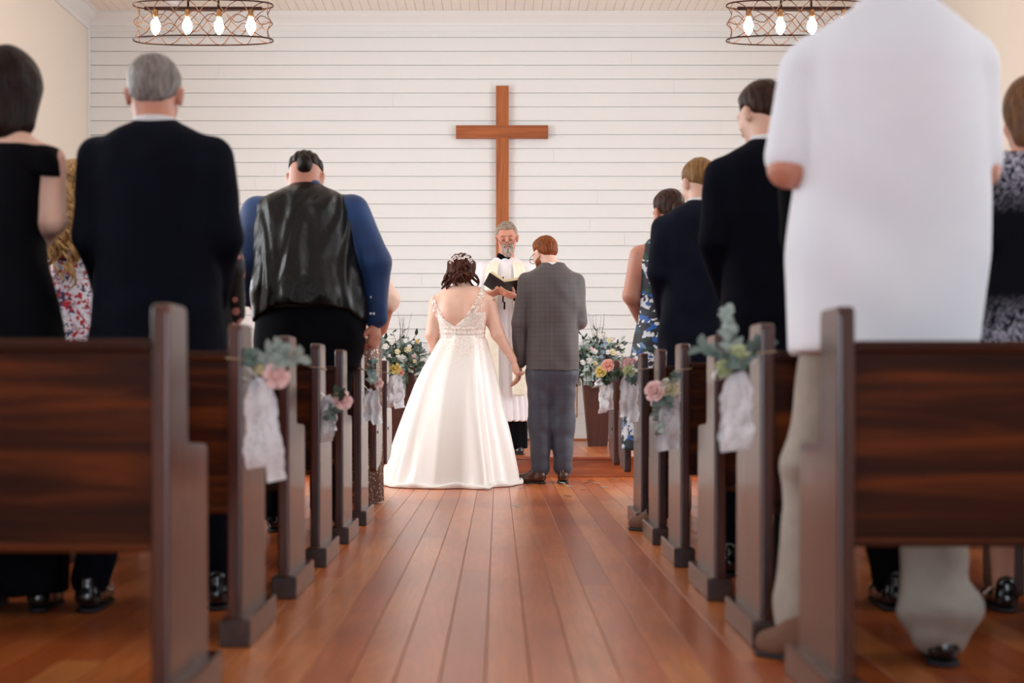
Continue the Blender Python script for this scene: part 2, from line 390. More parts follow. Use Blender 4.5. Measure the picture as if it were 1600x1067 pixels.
# ---------------------------------------------------------------- the room
def struct(name, mb, m, parent=None, bevel=0, fixn=True):
    o = mb.build(name, m, parent, bevel=bevel, fixn=fixn)
    if parent is None: o['kind'] = 'structure'
    return o
rng = random.Random(5)
def room():
    # floor: a dark subfloor, planks singly where they show, joined beyond
    b = MB(); b.box(-HALF-.2, HALF+.2, REAR, BACK, -.08, -.022)
    fl = struct('floor', b, M['pewdark'])
    PW = .108; STEP = 11.1; rest = MB()
    k0 = math.floor((-HALF+.030)/PW); k1 = math.ceil((HALF+.030)/PW)
    cache = {}
    for k in range(k0, k1):
        x0 = -.030+k*PW; y = REAR+rng.random()*2
        y = REAR
        first = True
        while y < STEP+.15:
            L = (rng.choice([3.6, 4.4, 5.2, 6.0]) if not first else rng.choice([1.6, 3.2, 5.0, 6.4])); first = False
            y1 = min(y+L, STEP+.2)
            L = y1-y
            if L < .3: break
            if abs(x0+.054) < 1.75 and y1 > 2.0:
                key = round(L, 3)
                if key not in cache: cache[key] = MB().box(0.0009, PW-.0009, 0.0008, L-.0008, -.02, 0).mesh('plank', .0012, seg=1)
                o = link('plank', cache[key], fl, M['floor']); o.location = (x0, y, 0)
                o['n'] = 1; del o['n']
            else: rest.box(x0+.0009, x0+PW-.0009, y+.0008, y1-.0008, -.02, 0)
            y = y1
    rest.build('plank_field', M['floor'], fl, kind='stuff', fixn=False)
    # platform (chancel) with its step
    b = MB(); b.box(-HALF, HALF, STEP+.02, BACK, .0, .14)
    pf = struct('platform', b, M['step'])
    MB().box(-HALF, HALF, STEP, STEP+.02, .0, .137).build('riser', M['step'], pf)
    MB().box(-HALF, HALF, STEP-.02, STEP+.05, .137, .16).build('nosing', M['step'], pf, bevel=.006)
    MB().box(-HALF, HALF, STEP-.015, STEP, .0, .016).build('toe_strip', M['step'], pf, bevel=.005)
    mesh = MB().box(.0009, PW-.0009, 0, BACK-STEP-.05, .14, .16).mesh('plank', .0012, seg=1)
    for k in range(k0, k1):
        o = link('plank', mesh, pf, M['floor']); o.location = (-.030+k*PW, STEP+.05, 0)
    # back wall
    wb = struct('wall_back', MB().box(-HALF-.2, HALF+.2, BACK, BACK+.15, 0, CEIL+.1), M['wall'])
    EX = .1404; z = .873
    prof = [(0, 0), (-.015, 0), (-.003, EX+.006), (0, EX+.006)]
    for k in range(25):
        zz = z+k*EX; cut = rng.uniform(-3, 3)
        h = min(EX-.005, 4.30-zz)
        pr = [(0, 0), (-.026, 0), (-.012, h), (0, h)]
        for (xa, xb) in ((-HALF, cut-.0007), (cut+.0007, HALF)):
            o = MB().prism(pr, xa, xb).build('siding_board', M['siding'], wb); o.location = (0, BACK, zz)
    MB().prism([(BACK, 4.30), (BACK-.022, 4.30), (BACK-.022, CEIL), (BACK, CEIL)], -HALF, HALF).build('frieze_board', M['wall'], wb)
    MB().prism([(BACK, .69), (BACK-.014, .69), (BACK-.014, .83), (BACK-.034, .836), (BACK-.034, .862), (BACK, .866)], -HALF, HALF).build('chair_rail', M['wall'], wb)
    MB().box(-HALF, HALF, BACK-.006, BACK, .18, .432).build('wainscot_board', M['wall'], wb)
    MB().box(-HALF, HALF, BACK-.009, BACK, .435, .688).build('wainscot_board', M['wall'], wb)
    MB().prism([(BACK, .16), (BACK-.022, .16), (BACK-.018, .176), (BACK-.006, .185), (BACK, .185)], -HALF, HALF).build('quarter_round', M['step'], wb)
    # ceiling with narrow boards
    ce = struct('ceiling', MB().box(-HALF-.2, HALF+.2, REAR, BACK+.15, CEIL+.02, CEIL+.12), M['ceil'])
    BW = .09; me = MB().box(.001, BW-.001, 6.0, BACK, CEIL, CEIL+.022).mesh('ceiling_board', .004, seg=1)
    n = int(2*HALF/BW)+1
    for k in range(n):
        o = link('ceiling_board', me, ce, M['ceil']); o.location = (-HALF+k*BW, 0, 0)
    MB().box(-HALF, HALF, REAR, 6.0, CEIL, CEIL+.022).build('rear_boarding', M['ceil'], ce)
    cp = [(0, 0), (0, -.16), (.018, -.16), (.022, -.12), (.05, -.085), (.095, -.045), (.115, -.02), (.13, -.018), (.13, 0)]
    o = struct('trim_1', MB().prism([(BACK-a*.8-.02, CEIL+b_*.8) for a, b_ in cp], -HALF, HALF), M['wall'])
    for s, nme in ((-1, 'trim_2'), (1, 'trim_3')):
        struct(nme, MB().prism([(s*(HALF-a), CEIL+b_) for a, b_ in cp], REAR, BACK, axis='y'), M['wall'])
        struct('trim_4' if s < 0 else 'trim_5', MB().box(s*HALF, s*(HALF-.03), BACK-.05, BACK-.016, .16, 4.32), M['wall'], bevel=.004)
    # side walls with window openings
    for s, nme in ((-1, 'wall_left'), (1, 'wall_right')):
        b = MB(); xa, xb = sorted((s*HALF, s*(HALF+.18)))
        b.box(xa, xb, REAR, BACK+.15, 0, WIN_Z0); b.box(xa, xb, REAR, BACK+.15, WIN_Z1, CEIL+.1)
        ys = [REAR]
        for yy in WIN_Y: ys += [yy-WIN_W/2, yy+WIN_W/2]
        ys.append(BACK+.15)
        for i in range(0, len(ys), 2): b.box(xa, xb, ys[i], ys[i+1], WIN_Z0, WIN_Z1)
        struct(nme, b, M['plaster'])
        struct('baseboard_left' if s < 0 else 'baseboard_right', MB().box(s*HALF, s*(HALF-.018), REAR, 11.1, 0, .16), M['wall'])
        for i, yy in enumerate(WIN_Y):
            fr = MB(); x0 = s*(HALF-.02); x1 = s*(HALF+.03); x0, x1 = sorted((x0, x1)); g = .09
            fr.box(x0, x1, yy-WIN_W/2-g, yy-WIN_W/2, WIN_Z0-g, WIN_Z1+g); fr.box(x0, x1, yy+WIN_W/2, yy+WIN_W/2+g, WIN_Z0-g, WIN_Z1+g)
            fr.box(x0, x1, yy-WIN_W/2, yy+WIN_W/2, WIN_Z1, WIN_Z1+g); fr.box(x0, x1, yy-WIN_W/2, yy+WIN_W/2, WIN_Z0-g, WIN_Z0)
            wn = struct('window_%d' % (i+1+(5 if s > 0 else 0)), fr, M['wall'])
            mb = MB(); xm = s*(HALF+.04)
            for q in (1/3, 2/3): mb.box(xm-.012, xm+.012, yy-WIN_W/2+WIN_W*q-.012, yy-WIN_W/2+WIN_W*q+.012, WIN_Z0, WIN_Z1)
            for q in (.25, .5, .75): mb.box(xm-.012, xm+.012, yy-WIN_W/2, yy+WIN_W/2, WIN_Z0+(WIN_Z1-WIN_Z0)*q-.014, WIN_Z0+(WIN_Z1-WIN_Z0)*q+.014)
            mb.build('muntin_grid', M['wall'], wn)
    b = MB(); b.box(-HALF-.2, -1.2, REAR-.18, REAR, 0, CEIL+.1); b.box(1.2, HALF+.2, REAR-.18, REAR, 0, CEIL+.1); b.box(-1.2, 1.2, REAR-.18, REAR, 2.8, CEIL+.1)
    struct('wall_rear', b, M['plaster'])
room()

# smoke detector on the ceiling
sd = empty('smoke_detector', (WX(268, 13.9), 13.9, CEIL), 0, 'small round white smoke detector on the ceiling above the left chandelier', 'detector')
MB().lathe([(.0, -.05), (.055, -.05), (.07, -.03), (.075, 0)], 24).build('housing', M['plastic'], sd, smooth=True)
MB().lathe([(.0, -.012), (.09, -.012), (.095, 0)], 24).build('base_ring', M['plastic'], sd)

# cross
cr = empty('wall_cross', (WX(785, 14.33), BACK-.045, 0), 0, 'large plain brown wooden cross mounted on the white back wall', 'cross')
hw = .064
MB().box(-hw, hw, -.035, .028, 1.75, WZ(134, 14.33)).build('upright_beam', M['cross'], cr, bevel=.004)
za, zb = WZ(216, 14.33), WZ(196, 14.33)
MB().box(-.468, .462, -.038, .028, za, zb).build('cross_beam', M['crossbar'], cr, bevel=.004)

# chandeliers
def chandelier(px, label):
    Z = 10.15; r = empty('chandelier', (WX(px, Z), Z, 0), 0, label, 'chandelier', 'oval cage chandeliers hanging above the pews')
    zb = 3.175; zt = 3.425; h = zt-zb; rx = .497; ry = .145
    def ov(t, z):
        u = (z-zb)/h; k = 1-.075*abs(math.sin(2*PI*u)); c_, s_ = math.cos(t), math.sin(t)
        n = 2.6; q = (abs(c_)**n+abs(s_)**n)**(-1/n)
        return (rx*k*q*c_, ry*k*q*s_, z)
    N = 96
    for z in (zb, zt):
        MB().tube([ov(2*PI*i/N, z) for i in range(N)], .0055, 6, closed=True).build('ring', M['bronze'], r, smooth=True)
    tp = [Vector(ov(2*PI*i/N, zb)) for i in range(N+1)]; al = [0]
    for i in range(N): al.append(al[-1]+(tp[i+1]-tp[i]).length)
    for lo, hi in ((0, .62), (.38, 1)):
        for ph in (0, PI):
            MB().tube([ov(2*PI*i/N/1.0, zb+h*((lo+hi)/2+(hi-lo)/2*math.sin(6*2*PI*al[i]/al[-1]+ph))) for i in range(N)], .0032, 5, closed=True).build('wave_band', M['copper'], r, smooth=True)
    MB().box(-.42, .42, -.012, .012, zt-.035, zt-.012).build('crossbar', M['bronze'], r, bevel=.003)
    for s in (-1, 1):
        MB().tube([(s*.108, 0, zt-.02), (s*.108, 0, CEIL-.03)], .008, 8).build('rod', M['bronze'], r, smooth=True)
    MB().box(-.2, .2, -.05, .05, CEIL-.03, CEIL).build('ceiling_plate', M['bronze'], r, bevel=.006)
    for x in (-.34, -.113, .113, .34):
        so = MB().lathe([(.017, zt-.085), (.019, zt-.08), (.019, zt-.035), (.012, zt-.03)], 14, (x, 0, 0)).build('socket', M['brass'], r, smooth=True)
        MB().lathe([(.003, -.215+zt), (.012, -.205+zt), (.029, -.178+zt), (.036, -.15+zt), (.030, -.122+zt), (.016, -.095+zt), (.013, -.083+zt)], 18, (x, 0, 0)).build('bulb', M['bulb'], r, smooth=True)
    return r
chandelier(317.5, 'bronze oval cage chandelier with four lit bulbs, hanging at the left')
chandelier(1244, 'bronze oval cage chandelier at the right, partly hidden by white-shirted man')

# ---------------------------------------------------------------- pews
LZ = [2.92, 3.83, 4.70, 5.52, 6.34, 7.18, 8.07, 8.84]
RZ = [3.02, 3.80, 4.65, 5.53, 6.30, 7.06, 8.00, 8.72]
LX = [.675, .69, .69, .69, .69, .69, .69, .69]; RX = [.722, .702, .708, .71, .71, .71, .712, .71]
def rounded(pts, r=.02, n=4):
    out = []; N = len(pts)
    for i in range(N):
        p0, p, p1 = Vector(pts[i-1]), Vector(pts[i]), Vector(pts[(i+1) % N])
        a = (p0-p); b = (p1-p); rr = min(r, a.length*.45, b.length*.45); a.normalize(); b.normalize()
        for k in range(n+1):
            t = k/n; q = (p+a*rr)*(1-t)**2+p*2*t*(1-t)+(p+b*rr)*t*t; out.append((q.x, q.y))
    return out
def end_profile(front):
    if front: pts = [(0, .215), (0, .866), (.17, .866), (.185, .57), (.40, .565), (.43, .42), (.40, .30), (.30, .25)]
    else: pts = [(0, .0), (0, .866), (.17, .866), (.18, .572), (.385, .562), (.40, .0)]
    return rounded(pts, .022)
def make_pew(front):
    r = empty('pew', (0, 0, 0)); L = 3.0; T = .038
    MB().prism(end_profile(front), 0, T).build('aisle_end_panel', M['pew'], r, bevel=.007, seg=3)
    MB().prism(end_profile(False), L-T, L).build('wall_end_panel', M['pew'], r, bevel=.005)
    if not front:
        f = MB().box(-.028, T+.012, -.03, .43, 0, .075).build('foot_block', M['pew'], r, bevel=.007)
        MB().box(-.030, T+.014, -.045, -.03, 0, .072).build('toe_cap', M['pewdark'], f, bevel=.005)
    MB().box(L-T-.012, L+.02, -.03, .43, 0, .075).build('foot_block', M['pew'], r, bevel=.006)
    b = MB(); sl = .05
    b.add([(T, .035+0, .35), (L-T, .035, .35), (L-T, .035-.02, .77), (T, .035-.02, .77), (T, .06, .35), (L-T, .06, .35), (L-T, .038, .77), (T, .038, .77)],
          [(0, 1, 2, 3), (7, 6, 5, 4), (0, 4, 5, 1), (3, 2, 6, 7), (0, 3, 7, 4), (1, 5, 6, 2)])
    b.build('back_panel', M['pewback'], r)
    MB().box(T, L-T, .002, .056, .765, .792).build('top_rail', M['pewback'], r, bevel=.01, seg=3)
    MB().box(T, L-T, .012, .07, .352, .372).build('bottom_rail', M['pewback'], r, bevel=.006)
    MB().box(T, L-T, .05, .39, .415, .44).build('seat', M['pewback'], r, bevel=.008)
    MB().box(T, L-T, .33, .355, .36, .415).build('seat_apron', M['pewback'], r)
    for x in ((.35 if front else 1.0), 2.0):
        MB().prism(rounded([(.06, 0), (.06, .415), (.36, .415), (.36, 0)], .02), x, x+.035).build('support_leg', M['pewdark'], r)
    if front:
        for z in (.60, .44):
            MB().tube([(-.004, .09, z), (.004, .09, z)], .009, 8).build('screw_cap', M['blackmetal'], r)
    return r
names = ['first', 'second', 'third', 'fourth', 'fifth', 'sixth', 'seventh', 'eighth']
ordL = ['dark wooden pew nearest the camera on the left of the aisle',
 'second wooden pew on the left, eucalyptus and pink rose tied to its post',
 'third wooden pew on the left, bare post just beyond the first ribboned one',
 'fourth wooden pew on the left, lace and pink rose hanging low on its end',
 'fifth wooden pew on the left, bare post between two ribboned ones',
 'sixth wooden pew on the left, last one whose end reaches the floor',
 'seventh wooden pew on the left, short raised end above the sequinned skirt',
 'front wooden pew on the left, narrow lace-tied end beside the white gown']
ordR = ['dark wooden pew nearest the camera on the right of the aisle',
 'second wooden pew on the right, wide lace ribbon and green roses on its post',
 'third wooden pew on the right, bare post between two ribboned ones',
 'fourth wooden pew on the right, pink and cream blooms with lace on its post',
 'fifth wooden pew on the right, bare post just beyond the pink bloom',
 'sixth wooden pew on the right, two lace tails hanging from its yellow rose',
 'seventh wooden pew on the right, short raised end beside the blue floral dress',
 'front wooden pew on the right, coral rose on its end before the planter']
protos = {False: make_pew(False), True: make_pew(True)}
used = {False: False, True: False}
# mirror prototypes for the left side: turn the mesh around x
def mirrored(root):
    r = copy_tree(root)
    def rec(o):
        for ch in [x for x in bpy.data.objects if x.parent == o]:
            me = ch.data.copy(); me.transform(Matrix.Scale(-1, 4, (1, 0, 0))); me.flip_normals(); ch.data = me; rec(ch)
    rec(r); return r
protosL = {k: mirrored(v) for k, v in protos.items()}
for side, Zs, Xs, lab, pr in ((1, RZ, RX, ordR, protos), (-1, LZ, LX, ordL, protosL)):
    seen = set()
    for i in range(8):
        fr = i >= 6
        o = pr[fr] if fr not in seen else copy_tree(pr[fr]); seen.add(fr)
        o.location = (side*Xs[i], Zs[i], 0)
        tag(o, lab[i], 'pew', 'wooden pews on the left of the aisle' if side < 0 else 'wooden pews on the right of the aisle')
# ---------------------------------------------------------------- implicit-surface modeller for people
def A(*q): return np.array(q, dtype=np.float32)
def RC(a, b, ra, rb, k=.02, sq=None, op='u'):
    a = np.array(a, np.float32); b = np.array(b, np.float32); ba = b-a; L2 = max(float(ba@ba), 1e-9)
    def f(P):
        q = P-a; t = np.clip((q@ba)/L2, 0, 1)[:, None]; v = q-t*ba
        if sq is not None:
            ax, fac = sq; v = v+np.outer((v@ax)*(fac-1), ax)
        return np.linalg.norm(v, axis=1)-(ra+(rb-ra)*t[:, 0])
    R = max(ra, rb)
    return (f, np.minimum(a, b)-R, np.maximum(a, b)+R, k, op)
def EL(c, r, R=None, k=.02, op='u'):
    c = np.array(c, np.float32); r = np.array(r, np.float32)
    Rm = None if R is None else np.array(R, np.float32)
    def f(P):
        q = P-c
        if Rm is not None: q = q@Rm
        k0 = np.linalg.norm(q/r, axis=1); k1 = np.linalg.norm(q/(r*r), axis=1)
        return np.where(k1 < 1e-5, -r.min(), k0*(k0-1)/np.maximum(k1, 1e-5))
    m = r if R is None else np.abs(Rm)@r
    return (f, c-m, c+m, k, op)
def LOFT(tab, k=.03, n=2.3, off=0, cap=.0):
    T = np.array(sorted(tab), np.float64); zs = np.linspace(T[0, 0], T[-1, 0], 90)
    cols = []
    for j in range(1, 5):
        v = np.interp(zs, T[:, 0], T[:, j]); ker = np.array([1, 2, 3, 2, 1])/9.
        v2 = np.convolve(np.pad(v, 2, mode='edge'), ker, 'valid'); cols.append(v2)
    z0, z1 = zs[0], zs[-1]
    def f(P):
        z = P[:, 2]; cx, cy, rx, ry = [np.interp(z, zs, c_).astype(np.float32) for c_ in cols]
        rx = rx+off; ry = ry+off
        x = P[:, 0]-cx; y = P[:, 1]-cy
        k0 = (np.abs(x/rx)**n+np.abs(y/ry)**n)**(1/n); k1 = np.sqrt((x/rx**2)**2+(y/ry**2)**2)
        d = np.where(k1 < 1e-3, -np.minimum(rx, ry), k0*(k0-1)/np.maximum(k1, 1e-3))
        return np.maximum(d, np.maximum(z-z1-off, z0-z))
    cx, cy, rx, ry = T[:, 1], T[:, 2], T[:, 3]+off, T[:, 4]+off
    return (f, np.array([(cx-rx).min(), (cy-ry).min(), z0]), np.array([(cx+rx).max(), (cy+ry).max(), z1+off]), k, 'u')
def CUT(f): return (f, None, None, 0, 'i')
def DISP(f): return (f, None, None, 0, 'd')
def nz(P, f, s=0.):
    x, y, z = P[:, 0]*f+s, P[:, 1]*f+s*1.7, P[:, 2]*f+s*2.3
    return (np.sin(x+1.7*np.sin(y*.8+z*.6))*np.sin(z*.9+1.3*np.sin(x*.7))+np.sin(y*1.1+1.5*np.sin(z*.5))*.5)/1.5
def evalp(prims, P, cull=True):
    d = np.full(len(P), .12, np.float32) if cull else np.full(len(P), 9., np.float32)
    for f, lo, hi, k, op in prims:
        if op == 'd': d = d+f(P).astype(np.float32); continue
        if op == 'i': d = np.maximum(d, f(P)); continue
        if cull:
            m = k+.05; idx = np.nonzero(np.all((P > lo-m) & (P < hi+m), axis=1))[0]
            if len(idx) == 0: continue
            q = P[idx]; e = f(q); dd = d[idx]
        else: e = f(P); dd = d; idx = slice(None)
        if op == 's':
            e = -e
            if k > 0: h = np.maximum(k-np.abs(dd-e), 0)/k; r = np.maximum(dd, e)+h*h*k*.25
            else: r = np.maximum(dd, e)
        else:
            if k > 0: h = np.maximum(k-np.abs(dd-e), 0)/k; r = np.minimum(dd, e)-h*h*k*.25
            else: r = np.minimum(dd, e)
        d[idx] = r
    return d
def sdf_mesh(name, prims, h):
    B = 8
    us = [p for p in prims if p[4] == 'u']
    lo = np.min([p[1] for p in us], axis=0)-3*h-.01; hi = np.max([p[2] for p in us], axis=0)+3*h+.01
    nb = np.ceil((hi-lo)/(B*h)).astype(int); n = nb*B+1
    bc = np.stack(np.meshgrid(*[np.arange(q) for q in nb], indexing='ij'), -1).reshape(-1, 3)
    cen = (lo+(bc+.5)*B*h).astype(np.float32)
    dc = evalp(prims, cen, False)
    act = np.abs(dc) < B*h*.9*1.35+.012
    D = np.empty(tuple(n), np.float32)
    big = np.where(dc > 0, .5, -.5).reshape(tuple(nb)).astype(np.float32)
    D[:-1, :-1, :-1] = np.repeat(np.repeat(np.repeat(big, B, 0), B, 1), B, 2); D[-1] = .5; D[:, -1] = .5; D[:, :, -1] = .5
    ab = bc[act]; r = np.arange(B+1); loc = np.stack(np.meshgrid(r, r, r, indexing='ij'), -1).reshape(-1, 3)
    for i in range(0, len(ab), 400):
        G = (ab[i:i+400, None, :]*B+loc[None]).reshape(-1, 3)
        D[G[:, 0], G[:, 1], G[:, 2]] = evalp(prims, (lo+G*h).astype(np.float32))
    D[0] = .5; D[:, 0] = .5; D[:, :, 0] = .5; D[-1] = .5; D[:, -1] = .5; D[:, :, -1] = .5
    S = D < 0
    cnt = np.zeros(tuple(n-1), np.int8)
    for a in (0, 1):
        for b in (0, 1):
            for c in (0, 1): cnt += S[a:n[0]-1+a, b:n[1]-1+b, c:n[2]-1+c]
    ci = np.argwhere((cnt > 0) & (cnt < 8))
    if len(ci) == 0: return None
    idx = -np.ones(tuple(n-1), np.int32); idx[ci[:, 0], ci[:, 1], ci[:, 2]] = np.arange(len(ci))
    acc = np.zeros((len(ci), 3)); ne = np.zeros(len(ci))
    co = [(a, b, c) for a in (0, 1) for b in (0, 1) for c in (0, 1)]
    val = {q: D[ci[:, 0]+q[0], ci[:, 1]+q[1], ci[:, 2]+q[2]] for q in co}
    for q in co:
        for ax in range(3):
            if q[ax] == 1: continue
            q2 = list(q); q2[ax] = 1; q2 = tuple(q2); v0, v1 = val[q], val[q2]; m = (v0 < 0) != (v1 < 0)
            t = np.where(m, v0/np.where(m, v0-v1, 1), 0)
            p = np.tile(np.array(q, float), (len(ci), 1)); p[:, ax] += t
            acc += p*m[:, None]; ne += m
    V = lo+(ci+acc/ne[:, None])*h
    faces = []
    for ax in range(3):
        sl0 = [slice(None)]*3; sl1 = [slice(None)]*3; sl0[ax] = slice(0, -1); sl1[ax] = slice(1, None)
        s0, s1 = S[tuple(sl0)], S[tuple(sl1)]; e = np.argwhere(s0 != s1)
        o1, o2 = [(1, 2), (2, 0), (0, 1)][ax]
        ok = (e[:, o1] > 0) & (e[:, o2] > 0) & (e[:, o1] < n[o1]-1) & (e[:, o2] < n[o2]-1); e = e[ok]
        flip = s0[e[:, 0], e[:, 1], e[:, 2]]
        def cell(a, b):
            c_ = e.copy(); c_[:, o1] -= a; c_[:, o2] -= b; return idx[c_[:, 0], c_[:, 1], c_[:, 2]]
        q = np.stack([cell(1, 1), cell(0, 1), cell(0, 0), cell(1, 0)], 1)
        q[~flip] = q[~flip][:, ::-1]; faces.append(q)
    Fq = np.concatenate(faces); Fq = Fq[(Fq >= 0).all(1)]
    # light relaxation to take away grid steps
    nv = len(V); nbs = np.zeros((nv, 3)); deg = np.zeros(nv)
    for a, b in ((0, 1), (1, 2), (2, 3), (3, 0)):
        for c in range(3): nbs[:, c] += np.bincount(Fq[:, a], V[Fq[:, b], c], nv)+np.bincount(Fq[:, b], V[Fq[:, a], c], nv)
        deg += np.bincount(Fq[:, a], minlength=nv)+np.bincount(Fq[:, b], minlength=nv)
    V = V*.45+.55*nbs/np.maximum(deg, 1)[:, None]
    me = bpy.data.meshes.new(name); me.vertices.add(nv); me.vertices.foreach_set('co', V.astype(np.float32).ravel())
    nf = len(Fq); me.loops.add(nf*4); me.polygons.add(nf)
    me.loops.foreach_set('vertex_index', Fq.astype(np.int32).ravel())
    me.polygons.foreach_set('loop_start', np.arange(0, nf*4, 4, dtype=np.int32)); me.polygons.foreach_set('loop_total', np.full(nf, 4, np.int32))
    me.polygons.foreach_set('use_smooth', np.ones(nf, bool)); me.update(calc_edges=True); me.validate()
    return me
def sdf(name, prims, h, m, parent, label=None, kind=None):
    me = sdf_mesh(name, prims, h); o = link(name, me, parent, m)
    if label: o['label'] = label
    if kind: o['kind'] = kind
    return o

def rot(yaw=0, pitch=0, roll=0, back=False):
    """head frame: x right, y face, z up. yaw + turns to the left (ccw), pitch + bows"""
    R = Matrix.Rotation(math.radians(yaw+(180 if back else 0)), 3, 'Z') @ Matrix.Rotation(-math.radians(pitch), 3, 'X') @ Matrix.Rotation(math.radians(roll), 3, 'Y')
    return np.array(R, np.float32)
def head_prims(c, R, s=1, nb=None, neck=.056, lids=True):
    c = np.array(c, np.float32); T = lambda *p: c+R@(np.array(p, np.float32)*s)
    E = lambda p, r, k=.015, op='u': EL(T(*p), np.array(r)*s, R, k*s, op)
    pr = [E((0, -.018, .03), (.075, .093, .084), .02), E((0, .02, -.03), (.062, .072, .078), .03),
          E((0, .05, -.075), (.038, .038, .032), .03), E((0, .074, -.092), (.02, .018, .016), .02),
          E((0, .075, .03), (.052, .02, .016), .02), E((.042, .062, -.022), (.018, .018, .02), .02), E((-.042, .062, -.022), (.018, .018, .02), .02)]
    for sx in (-1, 1):
        pr.append(E((sx*.031, .095, .008), (.016, .016, .011), .012, 's'))
        pr.append(E((sx*.031, .079, .006), (.0155, .0135, .0125), .004))
        pr.append(E((sx*.079, -.008, -.008), (.008, .02, .032), .006)); pr.append(E((sx*.086, -.014, .004), (.006, .016, .02), .006))
        pr.append(E((sx*.013, .103, -.026), (.009, .01, .008), .006))
    pr.append(RC(T(0, .09, .016), T(0, .114, -.022), .0085*s, .0115*s, .01*s))
    pr += [E((0, .096, -.049), (.023, .009, .0055), .004), E((0, .094, -.060), (.019, .009, .0065), .004)]
    if nb is not None: pr.append(RC(T(0, -.022, -.045), nb, neck*s, neck*1.04*s, .03*s))
    return pr
def hand_prims(wr, d, n, side, curl=35, s=1, spread=.0, thumb=(.55, .6, .35), curls=None):
    wr = np.array(wr, float); d = np.array(d, float); d /= np.linalg.norm(d); n = np.array(n, float); n -= d*(n@d); n /= np.linalg.norm(n)
    sd_ = np.cross(d, n)*side; pr = []
    ax = n.astype(np.float32)
    pr.append(RC(wr, wr+d*.05*s, .026*s, .036*s, .012, (ax, 1.7))); pr.append(RC(wr+d*.05*s, wr+d*.078*s, .038*s, .037*s, .01, (ax, 2.3)))
    for i, (o, L) in enumerate(((.030, .92), (.0105, 1.05), (-.0095, 1.0), (-.028, .78))):
        p = wr+d*(.085-.004*abs(i-1.3))*s+sd_*o*s; a = 0; dd = d+sd_*o*spread*10; dd /= np.linalg.norm(dd)
        cu = (curls[i] if curls else curl)
        for j, (l, r0, r1) in enumerate(((.043, .0098, .0088), (.027, .0088, .008), (.021, .008, .0068))):
            a += math.radians(cu*(1, 1.1, .7)[j]); e = dd*math.cos(a)+n*math.sin(a); q = p+e*l*L*s
            pr.append(RC(p, q, r0*s, r1*s, .003)); p = q
    p = wr+d*.022*s+sd_*.022*s; t = d*thumb[0]+sd_*thumb[1]+n*thumb[2]; t /= np.linalg.norm(t)
    q = p+t*.048*s; pr.append(RC(p, q, .015*s, .011*s, .01)); t2 = t+d*.5; t2 /= np.linalg.norm(t2)
    pr.append(RC(q, q+t2*.032*s, .0105*s, .0085*s, .004))
    return pr

class Fig:
    def __init__(s, name, label, Z, px, floor=0., group=None):
        s.Z = Z; s.X = WX(px, Z); s.fl = floor
        s.root = empty('person', (s.X, Z, floor), 0, label, 'person', group); s.body = []
    def p(s, px, py, dy=0.):
        Zp = s.Z+dy; return np.array([WX(px, Zp)-s.X, dy, WZ(py, Zp)-s.fl], np.float32)
    def rows(s, rws, ry=.12, yc=0.):
        out = []
        for r in rws:
            py, a, b = r[:3]; d = r[3] if len(r) > 3 else ry; y = r[4] if len(r) > 4 else yc
            A_, B_ = s.p(a, py), s.p(b, py); out.append((float(A_[2]), float(A_[0]+B_[0])/2, y, float(B_[0]-A_[0])/2, d))
        return out
def inset(tab, d, rymin=.05): return [(z, cx, cy, max(rx-d, .03), max(ry-d*.8, .03)) for z, cx, cy, rx, ry in tab]

def cap_hair(c, R, s, off=.012, nape=-.055, front=.045, thick_top=.0, ears=True, freq=70, amp=.003, extra=None, taper=1.):
    c = np.array(c, np.float32); T = lambda *p: c+R@(np.array(p, np.float32)*s)
    pr = [EL(T(0, -.018, .032), np.array((.076+off, .094+off, .086+off+thick_top))*s, R, .01)]
    pr.append(EL(T(0, -.055, -.02), np.array((.062+off*.6, .05+off, .06))*s, R, .03*s))
    if extra: pr += extra(T)
    def lf(P):
        q = ((P-c)@R)/s; return q
    def cutf(P):
        q = lf(P); x, y, z = q[:, 0], q[:, 1], q[:, 2]
        face = np.minimum(y-(front-.35*np.clip(z, -.1, .2)*0)-.02*0, (.072-z))  # in front of the hairline and under it
        side = np.minimum(y+.008+np.clip(-z, 0, .1)*.35, (.03-z))
        nap = nape+.7*np.clip(np.abs(x)-.03, 0, 1)-z+.15*np.clip(y+.08, 0, 1)
        return np.maximum(np.maximum(face, side*1.), nap)*s
    pr.append(CUT(cutf))
    def dsp(P):
        q = lf(P); a = np.arctan2(q[:, 0], -q[:, 1]+.02)
        return (np.sin(a*freq*.35+3*nz(P, 25))*.5+nz(P, 60)*.7)*amp*s
    def tap(P):
        q = lf(P); z = q[:, 2]; back = np.clip((.045-z)/(.045-nape), 0, 1)**1.3; side = np.clip((.06-z)/.09, 0, 1)*np.clip((np.abs(q[:, 0])-.03)/.03, 0, 1)
        fr = np.clip((q[:, 1]-front+.05)/.06, 0, 1)*np.clip((.09-z)/.04, 0, 1)
        return (off+.006)*s*taper*np.maximum(np.maximum(back*1.15, side*.8), fr*.8)
    pr.insert(-1, DISP(dsp)); pr.insert(-1, DISP(tap))
    return pr

